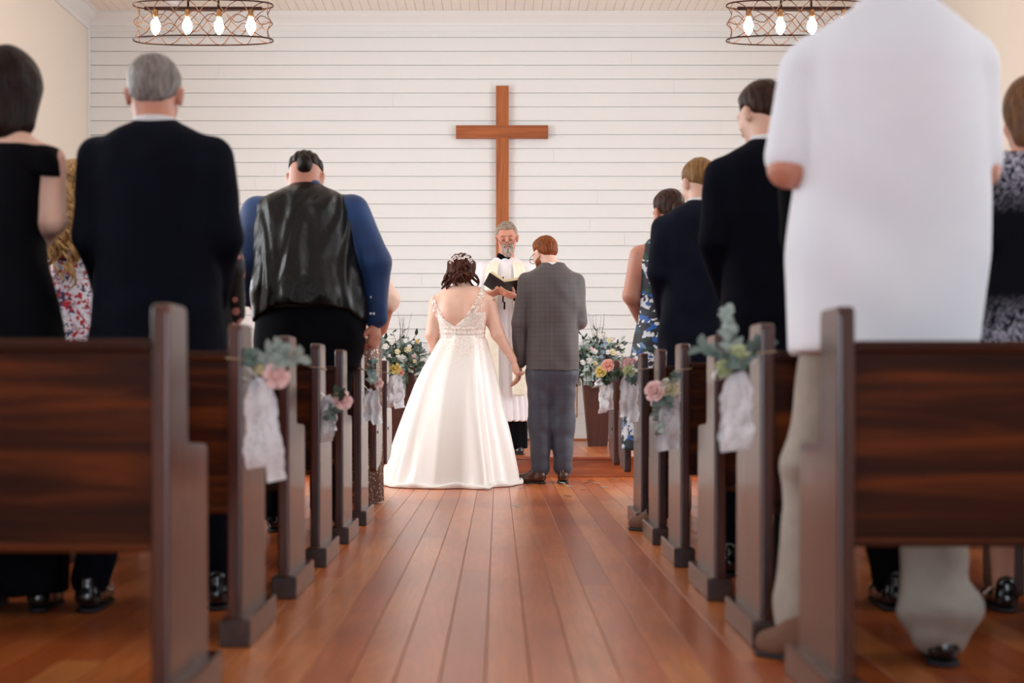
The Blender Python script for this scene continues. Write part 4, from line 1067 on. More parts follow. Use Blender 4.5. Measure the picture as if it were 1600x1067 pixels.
def curly_blonde():
    f = Fig('person', 'woman with long curly blonde hair and red and white floral dress', 6.09, 118, group='guests standing in the pews')
    tab = f.rows([(330, 104, 134, .05), (342, 90, 146, .07), (358, 84, 152, .09), (390, 86, 150, .11), (430, 89, 147, .105), (480, 84, 152, .12), (527, 80, 154, .13), (600, 78, 158, .14)], .11)
    nb = f.p(119, 338); R = rot(-10, 12); H = f.p(120, 297, .03)
    arms = [[f.p(89, 362), f.p(84, 420, -.01), f.p(96, 460, .14)], [f.p(147, 362), f.p(152, 420, -.01), f.p(142, 460, .14)]]
    sdf('body', core(f, inset(tab, -.012), arms, nb, head_prims(H, R, .95, nb, .048), hand_prims(arms[0][2], (.5, .6, 0), (.5, -.3, 0), 1, 30, .9)+hand_prims(arms[1][2], (-.5, .6, 0), (-.5, -.3, 0), -1, 30, .9), [(-.09, 0, .85), (.09, 0, .85)], [(-.09, 0), (.09, 0)], .02), .009, M['skin_fair'], f.root)
    td = f.rows([(350, 84, 152, .09), (390, 83, 153, .12), (430, 84, 151, .115), (480, 80, 154, .13), (527, 77, 157, .14), (600, 74, 160, .15), (700, 70, 165, .17)])
    sdf('dress', [LOFT(td, .03), RC(arms[0][0], arms[0][0]*.5+arms[0][1]*.5, .055, .05, .03), RC(arms[1][0], arms[1][0]*.5+arms[1][1]*.5, .055, .05, .03), wrinkle(.004, 18, 1, .5)], .01, M['floral_red'], f.root)
    T = lambda *p: H+R@np.array(p, np.float32)
    hr = sdf('hair', [EL(T(0, -.02, .035), (.088, .10, .094), R, .03), RC(T(0, -.06, 0), T(0, -.09, -.24), .085, .075, .05), DISP(lambda P: .006*nz(P, 40)), CUT(lambda P: np.minimum(((P-H)@R)[:, 1]-.045, .06-((P-H)@R)[:, 2]))], .009, M['h_blond'], f.root)
    rr = random.Random(4); m = MB()
    for i in range(70):
        x0 = rr.uniform(-.085, .085); z0 = rr.uniform(-.12, .05); L = rr.uniform(.22, .38); a0 = rr.uniform(0, 6); rad = rr.uniform(.012, .02); pts = []; rs = []
        for k in range(26):
            t = k/25; pts.append(T(x0*(1+.15*t)+rad*math.cos(a0+7*PI*t), -.13+.3*abs(x0)-.03*t+rad*math.sin(a0+7*PI*t), z0-L*t)); rs.append(.009*(1-t)**.4+.002)
        m.tube(pts, rs, 5)
    m.build('curls', M['h_blond'], f.root, smooth=True, kind='stuff')
    for sx in (-.09, .09): shoe(f, (sx, -.03), (sx, .13), M['shoe_black'], s=.85)
curly_blonde()

def lace_sleeve_woman():
    f = Fig('person', 'woman in black lace with pink blooms, hidden behind grey-haired man except one sleeve', 5.28, 312, group='guests standing in the pews')
    tab = f.rows([(305, 295, 330, .05), (318, 276, 350, .07), (335, 266, 360, .09), (380, 268, 357, .11), (430, 270, 354, .105), (500, 262, 362, .13), (560, 260, 364, .13)], .11)
    nb = f.p(312, 314); R = rot(5, 15); H = f.p(310, 275, .04)
    arms = [[f.p(276, 342), f.p(272, 420, -.01), f.p(290, 480, .14)], [f.p(350, 342), f.p(362, 418, -.02), f.p(366, 490, .08)]]
    sdf('body', core(f, tab, arms, nb, head_prims(H, R, .95, nb, .048), hand_prims(arms[1][2], (-.1, .3, -.9), (-1, 0, 0), -1, 30, .9)+hand_prims(arms[0][2], (.5, .6, 0), (.5, -.3, 0), 1, 30, .9), [(-.09, 0, .85), (.09, 0, .85)], [(-.09, 0), (.09, 0)], .02), .01, M['skin_mid'], f.root)
    sdf('dress', [LOFT(f.rows([(325, 272, 354, .09), (380, 266, 359, .12), (430, 268, 356, .115), (500, 260, 364, .14), (600, 256, 368, .15), (760, 254, 372, .16)]), .03), wrinkle(.004, 18, 1, .5)], .011, M['blackdress'], f.root)
    for (a, b, c) in arms: sdf('lace_sleeve', [RC(a, b, .05, .046, .02), RC(b, c, .046, .042, .02)], .008, M['dotlace'], f.root)
    sdf('hair', cap_hair(H, R, .97, off=.02, nape=-.09), .008, M['h_dark'], f.root)
    for sx in (-.09, .09): shoe(f, (sx, -.03), (sx, .13), M['shoe_black'], s=.85)
lace_sleeve_woman()

def vest_man():
    f = Fig('person', 'large man with a topknot in black leather vest over blue shirt', 6.87, 480, group='guests standing in the pews')
    J = [(288, 458, 500, .07, .02), (297, 440, 520, .10), (307, 416, 540, .13), (322, 403, 550, .16), (350, 400, 556, .19), (400, 397, 562, .21), (450, 394, 568, .225), (490, 396, 574, .22), (530, 400, 576, .2)]
    tab = f.rows(J, .2); nb = f.p(478, 292, .02); R = rot(-4, 20); H = f.p(478, 279, .05)
    A_ = [[f.p(404, 335), f.p(386, 405, -.02), f.p(388, 462, .14)], [f.p(549, 330), f.p(586, 410, -.02), f.p(588, 496, .02)]]
    hp = hand_prims(f.p(587, 505, .02), (-.12, .1, -1), (-.9, .5, 0), -1, 48, 1.12)+hand_prims(f.p(390, 466, .15), (.4, .6, -.4), (.8, -.3, 0), 1, 30, 1.1)
    hips = [(-.12, 0, .9), (.12, 0, .9)]; feet = [(-.15, 0), (.09, 0)]
    sdf('body', core(f, tab, A_, nb, head_prims(H, R, 1.04, nb+A(0, 0, -.03), .07), hp, hips, feet, .04, .045), .007, M['skin_ruddy'], f.root)
    pr = [LOFT([q for q in inset(tab, .012) if q[0] > float(f.p(478, 482)[2])], .03)]
    for (s_, e_, w_) in A_: pr += [RC(s_, e_, .085, .075, .05), RC(e_, w_, .074, .056, .02)]
    pr += [wrinkle(.006, 20, 2, .8)]
    sh = sdf('shirt', pr, .008, M['blue'], f.root)
    sdf('collar', [RC(nb-A(0, 0, .0), nb+A(0, .01, .02), .078, .070, .01), DISP(lambda P: .0*P[:, 0])], .006, M['blue'], sh)
    bt = MB()
    for (x, y) in ((584, 490), (579, 490), (580, 464)):
        p_ = f.p(x, y, -.05); bt.lathe([(.001, -.003), (.006, 0), (.001, .003)], 8, tuple(p_), Matrix.Rotation(PI/2, 3, 'X'))
    bt.build('cuff_buttons', M['plastic'], sh, kind='stuff')
    # vest : hem rises in the middle of the back and drops at the side points
    armL, armR = A_[0][0], A_[1][0]
    def vcut(P):
        zc_ = np.interp(P[:, 0], [float(f.p(q, 400)[0]) for q in (398, 412, 440, 478, 520, 550, 566)], [float(f.p(478, q)[2]) for q in (505, 496, 474, 470, 476, 486, 500)])
        return zc_-P[:, 2]
    zc = float(f.p(478, 420)[2])
    vt = sdf('vest', [LOFT(tab, .03, off=.006), vcut and CUT(vcut), CUT(lambda P: np.where(P[:, 2] > float(f.p(478, 345)[2]), np.maximum(P[:, 0]-float(f.p(547, 400)[0]), float(f.p(405, 400)[0])-P[:, 0]), -1)),
        DISP(lambda P: .007*nz(P*np.array([1.1, 1, .45], np.float32), 13, 4)+.004*nz(P, 30, 1)), DISP(lambda P: -.05*np.exp(-((P[:, 2]-zc+.12)/.12)**2)*(P[:, 1] < 0)*np.exp(-((P[:, 0])/.22)**2)*.7)], .008, M['leather'], f.root, 'creased black leather vest')
    pr = legs([(-.12, 0, .90), (.10, 0, .90)], feet, .13, .09, .07, .06); pr += [LOFT(f.rows([(466, 401, 573, .205), (500, 400, 574, .205), (540, 402, 570, .19), (575, 412, 560, .16)]), .05), wrinkle(.006, 18, 5, 1.2)]
    sdf('trousers', pr, .01, M['blackf'], f.root)
    sdf('belt', [LOFT(f.rows([(473, 399, 575, .212), (484, 399, 575, .214)]), .01)], .008, M['cover'], f.root)
    T = lambda *p: H+R@(np.array(p, np.float32)*1.04)
    hr = sdf('hair', [EL(T(0, -.02, .048), (.083, .102, .078), R, .02), DISP(lambda P: .003*np.sin(((P-H)@R)[:, 0]*200+2*nz(P, 20))), CUT(lambda P: .035-.10*np.clip(np.abs(((P-H)@R)[:, 0])-.03, 0, 1)-((P-H)@R)[:, 2])], .006, M['h_black'], f.root, 'dark hair above shaved sides')
    sdf('topknot', [EL(f.p(476, 255, -.045), (.036, .036, .048), k=.01), RC(f.p(476, 262, -.03), f.p(476, 270, -.0), .03, .05, .02), DISP(lambda P: .0035*nz(P, 80))], .005, M['h_black'], hr)
    for fx in (-.15, .09): shoe(f, (fx, -.03), (fx*1.05, .15), M['shoe_black'])
vest_man()

def peach_woman():
    f = Fig('person', 'woman in peach top and bronze sequinned skirt, mostly hidden behind the vested man', 8.6, 566, group='guests standing in the pews')
    tab = f.rows([(405, 556, 577, .05), (412, 545, 588, .07), (422, 538, 594, .09), (450, 540, 592, .11), (480, 544, 588, .10), (530, 546, 584, .10), (600, 548, 582, .09)], .11)
    nb = f.p(566, 410); R = rot(0, 14); H = f.p(566, 383, .03)
    arms = [[f.p(543, 427), f.p(538, 475, -.01), f.p(548, 505, .14)], [f.p(590, 427), f.p(605, 480, -.02), f.p(598, 515, .10)]]
    sdf('body', core(f, inset(tab, -.01), arms, nb, head_prims(H, R, .95, nb, .048), hand_prims(arms[1][2], (-.4, .5, -.5), (-1, 0, 0), -1, 30, .9)+hand_prims(arms[0][2], (.5, .6, 0), (.5, -.3, 0), 1, 30, .9), [(-.04, 0, .8), (.03, 0, .8)], [(-.05, 0), (.04, 0)], .02, .04), .008, M['skin_ruddy'], f.root)
    sdf('top', [LOFT(f.rows([(415, 542, 591, .09), (450, 538, 594, .12), (480, 539, 593, .115), (530, 536, 596, .14)]), .03), wrinkle(.004, 18, 1, .5)], .01, M['peach'], f.root)
    for a, b in ((arms[0][0], arms[0][1]), (arms[1][0], arms[1][1])): sdf('flutter_sleeve', [RC(a, a*.35+b*.65, .055, .075, .03), RC(a*.4+b*.6, a*.3+b*.7+A(.02, 0, -.02), .07, .075, .02), wrinkle(.006, 50)], .009, M['peach'], f.root)
    m = MB(); NV = 80; rows = []
    zt = float(f.p(566, 528)[2])
    for i in range(26):
        u = i/25; z = zt*(1-u)+.012; rw = .118+.012*u**1.5
        rows.append([((rw*(1+.05*u*math.sin(9*t)+.03*u*math.sin(14*t+1)))*math.cos(t)-.004*u, (rw*(1+.05*u*math.sin(9*t)))*math.sin(t)-.02*u, z) for t in np.linspace(0, 2*PI, NV, endpoint=False)])
    n = NV; m.add([p for r in rows for p in r], [(i*n+j, (i+1)*n+j, (i+1)*n+(j+1) % n, i*n+(j+1) % n) for i in range(25) for j in range(n)])
    m.build('skirt', M['sequin'], f.root, smooth=True, label='floor-length bronze sequinned skirt')
    sdf('hair', cap_hair(H, R, .97, off=.022, nape=-.1), .008, M['h_dark'], f.root)
peach_woman()

# ------------ right side guests
def white_shirt():
    f = Fig('person', 'very large man from behind in untucked white shirt and stone trousers', 3.58, 1392, group='guests standing in the pews')
    J = [(2, 1345, 1470, .075, .03), (18, 1330, 1480, .09), (34, 1298, 1496, .12), (62, 1262, 1520, .15), (100, 1246, 1534, .17), (150, 1250, 1536, .18), (220, 1250, 1540, .185), (300, 1240, 1545, .185), (400, 1230, 1543, .185), (480, 1230, 1532, .185), (555, 1232, 1522, .18)]
    tab = f.rows(J, .18); nb = f.p(1405, 8, .02); R = rot(0, 12); H = f.p(1405, -82, .06)
    A_ = [[f.p(1258, 110), f.p(1231, 262, -.02), f.p(1330, 300, .24)], [f.p(1520, 112), f.p(1530, 265, -.02), f.p(1440, 300, .24)]]
    hips = [(-.13, 0, .9), (.1, 0, .9)]; feet = [(-.2, .08), (.12, 0)]
    hp = hand_prims(A_[0][2], (.9, .1, .05), (0, -1, .1), 1, 25, 1.08)+hand_prims(A_[1][2]+A(0, .03, .02), (-.9, .1, .05), (0, -1, .1), -1, 25, 1.08)
    sdf('body', core(f, tab, A_, nb, head_prims(H, R, 1.05, nb+A(0, 0, -.03), .066), hp, hips, feet, .04, .048), .009, M['skin_ruddy'], f.root)
    pr = [LOFT(tab, .03), EL(f.p(1264, 92), (.05, .07, .05), k=.05), EL(f.p(1522, 98), (.055, .07, .06), k=.06)]
    for (s_, e_, w_) in A_: pr += [RC(s_, s_*.12+e_*.88, .066, .064, .014)]
    pr += [DISP(lambda P: .007*nz(P*np.array([1, 1, .5], np.float32), 11, 2)), DISP(lambda P: -.010*np.exp(-((np.abs(P[:, 0])-.245+.05*(P[:, 2]-1.4))/.012)**2)*(P[:, 2] < 1.5)*0), DISP(lambda P: .009*np.sin((P[:, 0]*.8+P[:, 2])*20)*np.exp(-((P[:, 0]+.12)/.1)**2-((P[:, 2]-1.05)/.25)**2))]
    sdf('shirt', pr, .011, M['whiteshirt'], f.root, 'untucked white short-sleeved shirt')
    sdf('collar', [RC(nb+A(0, 0, -.005), nb+A(0, .01, .025), .093, .085, .01)], .008, M['whiteshirt'], f.root)
    pr = legs([(-.12, 0, .84), (.1, 0, .84)], feet, .105, .088, .080, .05, .05); pr += [EL((0, 0, .86), (.21, .16, .12), k=.05), EL((-.215, .04, .50), (.045, .07, .04), k=.05), EL((.12, -.02, .14), (.10, .10, .05), k=.06), DISP(lambda P: .005*np.sin(P[:, 2]*60+5*nz(P, 9))*np.clip((.35-P[:, 2])*4, .15, 1)+.004*nz(P, 28))]
    sdf('trousers', pr, .01, M['khaki'], f.root, 'stone-coloured trousers bunched at the ankle')
    sdf('hair', cap_hair(H, R, 1.06, off=.014, nape=-.08), .009, M['h_dark'], f.root)
    shoe(f, (-.2, .0), (-.29, .09), M['shoe_tan']); shoe(f, (.12, -.04), (.15, .13), M['shoe_black'])
white_shirt()

def navy_lace():
    f = Fig('person', 'woman with a brown bob and white lace over navy dress at the right edge', 4.42, 1612, group='guests standing in the pews')
    tab = f.rows([(228, 1585, 1640, .06), (240, 1565, 1660, .08), (255, 1548, 1678, .095), (290, 1545, 1682, .115), (350, 1548, 1680, .125), (420, 1545, 1684, .125), (480, 1530, 1698, .14), (540, 1522, 1706, .15), (620, 1520, 1708, .15)], .12)
    nb = f.p(1612, 236); R = rot(10, 8); H = f.p(1611, 183, .03)
    arms = [[f.p(1556, 268), f.p(1545, 370, -.01), f.p(1570, 440, .14)], [f.p(1668, 268), f.p(1680, 370, -.01), f.p(1655, 440, .14)]]
    sdf('body', core(f, tab, arms, nb, head_prims(H, R, .98, nb, .052), hand_prims(arms[0][2], (.5, .6, 0), (.5, -.3, 0), 1, 30, .9)+hand_prims(arms[1][2], (-.5, .6, 0), (-.5, -.3, 0), -1, 30, .9), [(-.09, 0, .85), (.09, 0, .85)], [(-.09, 0), (.09, 0)], .02), .009, M['skin_mid'], f.root)
    pr = [LOFT(f.rows([(240, 1563, 1662, .085), (255, 1545, 1681, .10), (290, 1542, 1685, .12), (350, 1545, 1683, .13), (420, 1541, 1688, .13), (480, 1526, 1702, .15), (540, 1518, 1710, .16), (640, 1512, 1718, .16), (780, 1510, 1720, .16)]), .03)]
    for a, b, c in arms: pr += [RC(a, b, .055, .05, .04), RC(b, c, .05, .042, .02)]
    sdf('dress', pr+[wrinkle(.004, 18, 1, .6)], .01, M['lacenavy'], f.root, 'navy dress with white floral lace at shoulders and hip')
    T = lambda *p: H+R@np.array(p, np.float32)
    sdf('hair', [EL(T(0, -.02, .035), (.093, .104, .095), R, .03), RC(T(0, -.045, 0), T(0, -.05, -.06), .088, .086, .04), DISP(lambda P: .004*nz(P*np.array([1, 1, .3], np.float32), 50)), CUT(lambda P: np.minimum(((P-H)@R)[:, 1]-.045, .06-((P-H)@R)[:, 2]))], .008, M['h_bob'], f.root, 'chin-length brown bob')
    for sx in (-.09, .09): shoe(f, (sx, -.03), (sx, .13), M['shoe_black'], s=.85)
navy_lace()

suit_man('dark-suited man with black shoes, hidden behind the white-shirted man', 4.5, 1312,
    [(215, 1290, 1336, .06, .02), (226, 1272, 1356, .085), (240, 1250, 1378, .11), (262, 1238, 1390, .125), (330, 1242, 1386, .13), (450, 1240, 1388, .13), (560, 1236, 1392, .14)],
    [[(1248, 270), (1246, 370, -.0), (1270, 450, .16)], [(1380, 270), (1384, 370, 0), (1356, 450, .16)]],
    (-.09, .09), [(-.16, 0), (.15, -.05)], (1313, 180, .05), 0, 18, 1, M['h_dark'], M['blackf'], M['blackf'], M['skin_mid'], M['shoe_black'], 600, h=.014, hb=.012)
suit_man('dark-haired young man in navy suit between blond man and white-shirted man', 5.25, 1196,
    [(216, 1176, 1222, .06, .02), (227, 1158, 1240, .085), (241, 1134, 1262, .105), (262, 1118, 1278, .12), (300, 1120, 1276, .125), (380, 1128, 1268, .12), (440, 1130, 1268, .12), (500, 1124, 1274, .13), (570, 1120, 1278, .13)],
    [[(1126, 273), (1116, 375, -.02), (1134, 455, .14)], [(1268, 273), (1274, 375, -.02), (1256, 455, .14)]],
    (-.09, .09), [(-.14, 0), (.14, 0)], (1189, 180, .05), 30, 20, .98, M['h_dark'], M['navy'], M['navy'], M['skin_fair'], M['shoe_black'], 600, h=.01, hb=.008, hairkw=dict(off=.012, nape=-.05))
suit_man('blond man in navy suit between woman in floral dress and dark-haired man', 6.83, 1094,
    [(312, 1078, 1112, .06, .02), (320, 1064, 1126, .085), (331, 1044, 1146, .105), (346, 1031, 1158, .12), (380, 1032, 1157, .125), (430, 1036, 1153, .12), (480, 1034, 1156, .125), (520, 1028, 1162, .13), (590, 1028, 1162, .13)],
    [[(1038, 357), (1029, 425, -.02), (1040, 490, .13)], [(1150, 357), (1158, 425, -.02), (1148, 490, .13)]],
    (-.09, .09), [(-.2, .03), (.14, 0)], (1091, 288, .05), 22, 20, .97, M['h_dblond'], M['navy2'], M['navy2'], M['skin_fair'], M['shoe_tan'], 600, h=.01, hb=.008, toes=[(-.30, .10), (.15, .15)], hairkw=dict(off=.010, nape=-.045))

def floral_woman():
    f = Fig('person', 'woman in a sleeveless blue, green and white floral dress beside the aisle', 7.67, 1042, group='guests standing in the pews')
    tab = f.rows([(366, 1026, 1060, .055), (376, 1012, 1072, .075), (388, 1000, 1084, .095), (410, 998, 1086, .12), (450, 1000, 1084, .125), (490, 1001, 1083, .12), (530, 992, 1090, .14), (570, 986, 1096, .145)], .12)
    nb = f.p(1043, 374); R = rot(24, 16); H = f.p(1044, 333, .04)
    arms = [[f.p(1000, 400), f.p(987, 462, -.02), f.p(1004, 505, .12)], [f.p(1085, 400), f.p(1098, 462, -.02), f.p(1085, 505, .12)]]
    pr = [LOFT(inset(tab, .01), .03)]
    for a, b, c in arms: pr += [RC(a, b, .058, .048, .04), RC(b, c, .046, .03, .02)]
    pr += head_prims(H, R, .98, nb, .05)+hand_prims(arms[0][2], (.5, .6, -.2), (.5, -.3, 0), 1, 30, .9)+hand_prims(arms[1][2], (-.5, .6, 0), (-.5, -.3, 0), -1, 30, .9)
    pr += legs([(-.09, 0, .9), (.09, 0, .9)], [(-.09, 0), (.09, 0)], .08, .055, .036)
    pr += [RC((-.09, -.03, .06), (-.09, .12, .03), .03, .025, .02), RC((.09, -.03, .06), (.09, .12, .03), .03, .025, .02)]
    sdf('body', pr, .007, M['skin_ruddy'], f.root)
    xo = 43*7.62/F
    pr = [LOFT(f.rows([(374, 1014, 1070, .08), (388, 1000, 1084, .10), (410, 996, 1088, .125), (450, 998, 1086, .13), (490, 999, 1085, .125), (530, 989, 1093, .15), (580, 980, 1100, .16), (640, 974, 1106, .155), (703, 970, 1108, .155)]), .03), wrinkle(.006, 16, 1, .4), CUT(lambda P: np.where(P[:, 2] > float(f.p(1042, 420)[2]), np.abs(P[:, 0])-xo, -1))]
    sdf('dress', pr, .008, M['floral_blue'], f.root, 'sleeveless blue, green and white floral dress')
    T = lambda *p: H+R@np.array(p, np.float32)
    hr = sdf('hair', cap_hair(H, R, .98, off=.014, nape=-.06), .006, M['h_dark'], f.root)
    sdf('hair_bun', [EL(T(0, -.12, -.02), (.045, .035, .05), R, .01), DISP(lambda P: .003*nz(P, 70))], .006, M['h_dark'], hr)
    for sx in (-.09, .09): shoe(f, (sx, -.03), (sx, .13), M['shoe_black'], s=.85)
floral_woman()
# ---------------------------------------------------------------- flowers, ribbons, altar
def rose_mesh(r, seed, layers=4, name='rose'):
    rr = random.Random(seed); m = MB()
    m.lathe([(.02*r, -.5*r), (.36*r, -.35*r), (.34*r, .0*r), (.16*r, .16*r), (.03*r, .12*r)], 10)
    for L in range(layers):
        n = 3+L; rad = r*(.20+.21*L); tilt = -.25+.42*L
        for k in range(n):
            a = 2*PI*k/n+L*.7+rr.uniform(-.15, .15); wd = r*(.46+.1*L); ht = r*(.8-.06*L); P_ = []
            for i in range(5):
                v = i/4; row = []
                for j in range(5):
                    u = (j/4-.5)*2; ang = a+u*wd/max(rad, .3*r)*.55; out = rad*(.35+.65*math.sin(v*PI*.5))+r*tilt*.35*v**2-(r*.06*(u*u))
                    z = -r*.45+ht*1.15*v*(1-.22*u*u)-r*.16*L*v*v+r*.05*v*math.sin(5*u+k*2)
                    row.append((out*math.cos(ang), out*math.sin(ang), z))
                P_.append(row)
            m.grid(P_)
    return m.mesh(name, smooth=True, fixn=False)
ROSE = rose_mesh(1, 1); ROSE2 = rose_mesh(1, 7, 3)
def place_rose(name, c, r, m, parent, face=(0, -1, .3), mesh=None, label=None):
    me = (mesh or ROSE)
    key = me.name+m.name
    if key not in place_rose.c:
        q = me.copy(); q.materials.clear(); q.materials.append(m); place_rose.c[key] = q
    o = bpy.data.objects.new(name, place_rose.c[key]); C.objects.link(o); o.parent = parent; o.location = c; o.scale = (r, r, r)
    o.rotation_mode = 'QUATERNION'; o.rotation_quaternion = Vector(face).to_track_quat('Z', 'Y')
    if label: o['label'] = label
    return o
place_rose.c = {}
def leaf_into(m, base, d, L, wd, up=(0, 0, 1), bend=.2):
    base = Vector(base); d = Vector(d).normalized(); s = d.cross(Vector(up))
    if s.length < .05: s = Vector((1, 0, 0))
    s.normalize(); n = s.cross(d); prof = [(0, .06), (.2, .7), (.45, 1), (.75, .7), (1, .04)]; P_ = []
    for t, w_ in prof:
        c = base+d*L*t-n*bend*L*t*t; P_.append([c-s*wd*w_*.5+n*wd*.12*w_, c, c+s*wd*w_*.5+n*wd*.12*w_])
    m.grid([[tuple(q) for q in r] for r in P_])
def sprig(name, base, d, L, n, parent, m, seed=0, ls=.03, lw=.022, label=None):
    rr = random.Random(seed); q = MB(); base = Vector(base); d = Vector(d).normalized(); pts = []
    g = Vector((rr.uniform(-.3, .3), rr.uniform(-.3, .3), -.35))
    for i in range(8):
        t = i/7; pts.append(base+d*L*t+g*L*t*t*.5)
    q.tube(pts, [.0022*(1-i/9) for i in range(8)], 5)
    for i in range(n):
        t = (i+1)/n; p = base+d*L*t+g*L*t*t*.5; sd_ = d.cross(Vector((rr.uniform(-1, 1), rr.uniform(-1, 1), rr.uniform(-1, 1)))).normalized()
        for s_ in (-1, 1): leaf_into(q, p, sd_*s_+d*.6, ls*rr.uniform(.8, 1.2), lw, (rr.uniform(-.5, .5), -1, rr.uniform(-.2, .8)))
    return q.build(name, m, parent, smooth=True, label=label, fixn=False)
def ribbon_tail(name, top, L, wd, parent, seed, m=None, dx=0., dy=0.):
    rr = random.Random(seed); q = MB(); P_ = []; N = 26; a = rr.uniform(0, 6)
    for i in range(N+1):
        t = i/N; x = top[0]+dx*t+.004*math.sin(4*t*PI+a)*(.3+t); y = top[1]+dy*t+.008*math.sin(3*t*PI+a*2)*(.3+t); z = top[2]-L*t
        row = []; ww = wd*(.55+.45*min(1, t*4))*(1+.16*abs(math.sin(t*L*90)))
        for j in range(5):
            u = j/4-.5; row.append((x+ww*u*.95, y+ww*u*.25*math.cos(a)+.007*math.sin(u*9+3*t+a), z+.010*u))
        P_.append(row)
    q.grid(P_); o = q.build(name, m or M['ribbon'], parent, smooth=True, fixn=False); return o
def ribbon_loop(parent, c, r, wd, ang, seed):
    q = MB(); P_ = []; N = 20
    for i in range(N+1):
        t = 2*PI*i/N; rr_ = r*(1-.15*math.cos(t)); u = (math.sin(t/2)*1.6*r, .45*r*math.sin(t)); 
        x = c[0]+u[0]*math.cos(ang); z = c[2]+u[0]*math.sin(ang)+u[1]*.8
        P_.append([(x, c[1]-wd/2+u[1]*.3, z), (x, c[1]+wd/2+u[1]*.3, z)])
    q.grid(P_); return q.build('ribbon_loop', M['ribbon'], parent, smooth=True, fixn=False)

def pew_bouquet(side, i, px, py, label, roses, tails, sprigs, tw_py=None, loops=True, seed=0):
    Z = (RZ if side > 0 else LZ)[i]; X = side*(RX if side > 0 else LX)[i]
    Zc = Z+.035
    x = X-side*.03; c = Vector((x, Zc, WZ(py, Zc)))
    r = empty('pew_bouquet', (x, Zc, 0), 0, label, 'pew bouquet', 'lace and flower bouquets tied to pew ends')
    loc = lambda px_, py_, dy=0.: (WX(px_, Zc+dy)-x, dy, WZ(py_, Zc+dy))
    # twine round the post
    zt = WZ(tw_py or py-8, Zc); x0, x1 = (X-side*.002, X+side*.041); y0, y1 = Z-.004, Z+.175
    # loop passes outside the panel thickness
    g = .003; xa, xb = X-side*g, X+side*(.038+g); ya, yb = Z-g, Z+.172
    pts = [(xa-x, ya-Zc, zt), (xb-x, ya-Zc, zt+.004), (xb-x, yb-Zc, zt+.002), (xa-x, yb-Zc, zt-.004)]
    MB().tube(pts, .0028, 6, closed=True).build('twine', M['twine'], r, smooth=True)
    rs = random.Random(seed)
    for (a, b, dy, rad, m, mesh) in roses:
        place_rose('rose', loc(a, b, dy), rad, M[m], r, (-side*.45+rs.uniform(-.2, .2), -1, rs.uniform(0, .4)), mesh)
    for (a, b, L, wd, dx) in tails: ribbon_tail('ribbon_tail', loc(a, b, -.01), L, wd, r, seed+int(a), dx=dx)
    if loops:
        cc = loc(px, py+12, -.012); ribbon_loop(r, cc, .045, .035, .5 if side > 0 else 2.6, seed); ribbon_loop(r, cc, .04, .035, 3.6, seed)
    for (a, b, d, L, n, m) in sprigs: sprig('leaf_sprig', loc(a, b), d, L, n, r, M[m], seed+n, .036, .026)
    return r
pew_bouquet(-1, 1, 408, 585, 'bouquet on the second left pew with eucalyptus, one pink rose and lace tails',
    [(433, 586, -.02, .032, 'pink', None), (408, 574, 0, .026, 'cream', ROSE2)], [(400, 592, .24, .055, .0), (414, 596, .27, .045, .035), (404, 600, .16, .045, .01)],
    [(405, 576, (.5, -.1, .6), .10, 5, 'leaf3'), (400, 575, (-.1, -.2, .4), .05, 4, 'leaf'), (412, 576, (.7, -.1, .35), .12, 5, 'leaf3')], 562, seed=3)
pew_bouquet(-1, 3, 515, 615, 'bouquet on the fourth left pew, slipped low with one pink and yellow rose',
    [(537, 624, -.02, .035, 'pink', None), (530, 628, .0, .034, 'cream', ROSE2)], [(511, 618, .18, .055, .0), (516, 622, .13, .045, .0)], [(524, 630, (-.2, -.5, -.5), .06, 5, 'leaf'), (528, 622, (.1, -.5, .4), .05, 4, 'leaf2')], 575, seed=5)
pew_bouquet(-1, 5, 578, 600, 'bouquet on the sixth left pew with blue-green leaves and white bow',
    [(592, 598, -.01, .024, 'pink', None)], [(576, 608, .16, .05, .0), (585, 610, .17, .045, .015)], [(580, 592, (0, -.2, 1), .11, 6, 'leaf'), (578, 596, (.2, -.4, .2), .06, 5, 'leaf3')], 576, seed=9)
pew_bouquet(-1, 7, 616, 578, 'bouquet on the front left pew with a yellow bloom and wide lace tail',
    [(618, 575, -.01, .034, 'yellow', None), (628, 582, .01, .024, 'coral', ROSE2)], [(616, 586, .20, .085, .0), (622, 590, .19, .06, .01)], [(616, 572, (-.2, -.3, 1), .05, 4, 'leaf2')], 582, loops=False, seed=12)
pew_bouquet(1, 1, 1148, 560, 'bouquet on the second right pew with green roses and eucalyptus above wide lace',
    [(1153, 556, -.02, .028, 'green_p', None), (1130, 576, -.02, .030, 'green_p', ROSE2)], [(1152, 582, .21, .075, .0), (1144, 588, .20, .06, -.005), (1160, 585, .17, .045, .0)],
    [(1150, 565, (-.25, -.1, .9), .17, 8, 'leaf3'), (1160, 562, (.3, -.1, .4), .08, 5, 'leaf'), (1145, 570, (-.6, -.1, .5), .10, 6, 'leaf'), (1150, 572, (0, -.4, .1), .06, 4, 'leaf')], 552, seed=15)
pew_bouquet(1, 3, 1040, 608, 'bouquet on the fourth right pew with a big pink and a cream bloom',
    [(1021, 610, -.03, .037, 'pink', None), (1044, 606, -.02, .036, 'cream', None)], [(1050, 615, .22, .075, -.01), (1044, 620, .21, .06, -.015), (1040, 592, .04, .05, 0)],
    [(1030, 622, (-.1, -.4, -1), .11, 6, 'leaf3'), (1036, 616, (0, -.5, -.3), .05, 4, 'leaf'), (1046, 600, (.2, -.4, .5), .05, 4, 'leaf')], 578, seed=18)
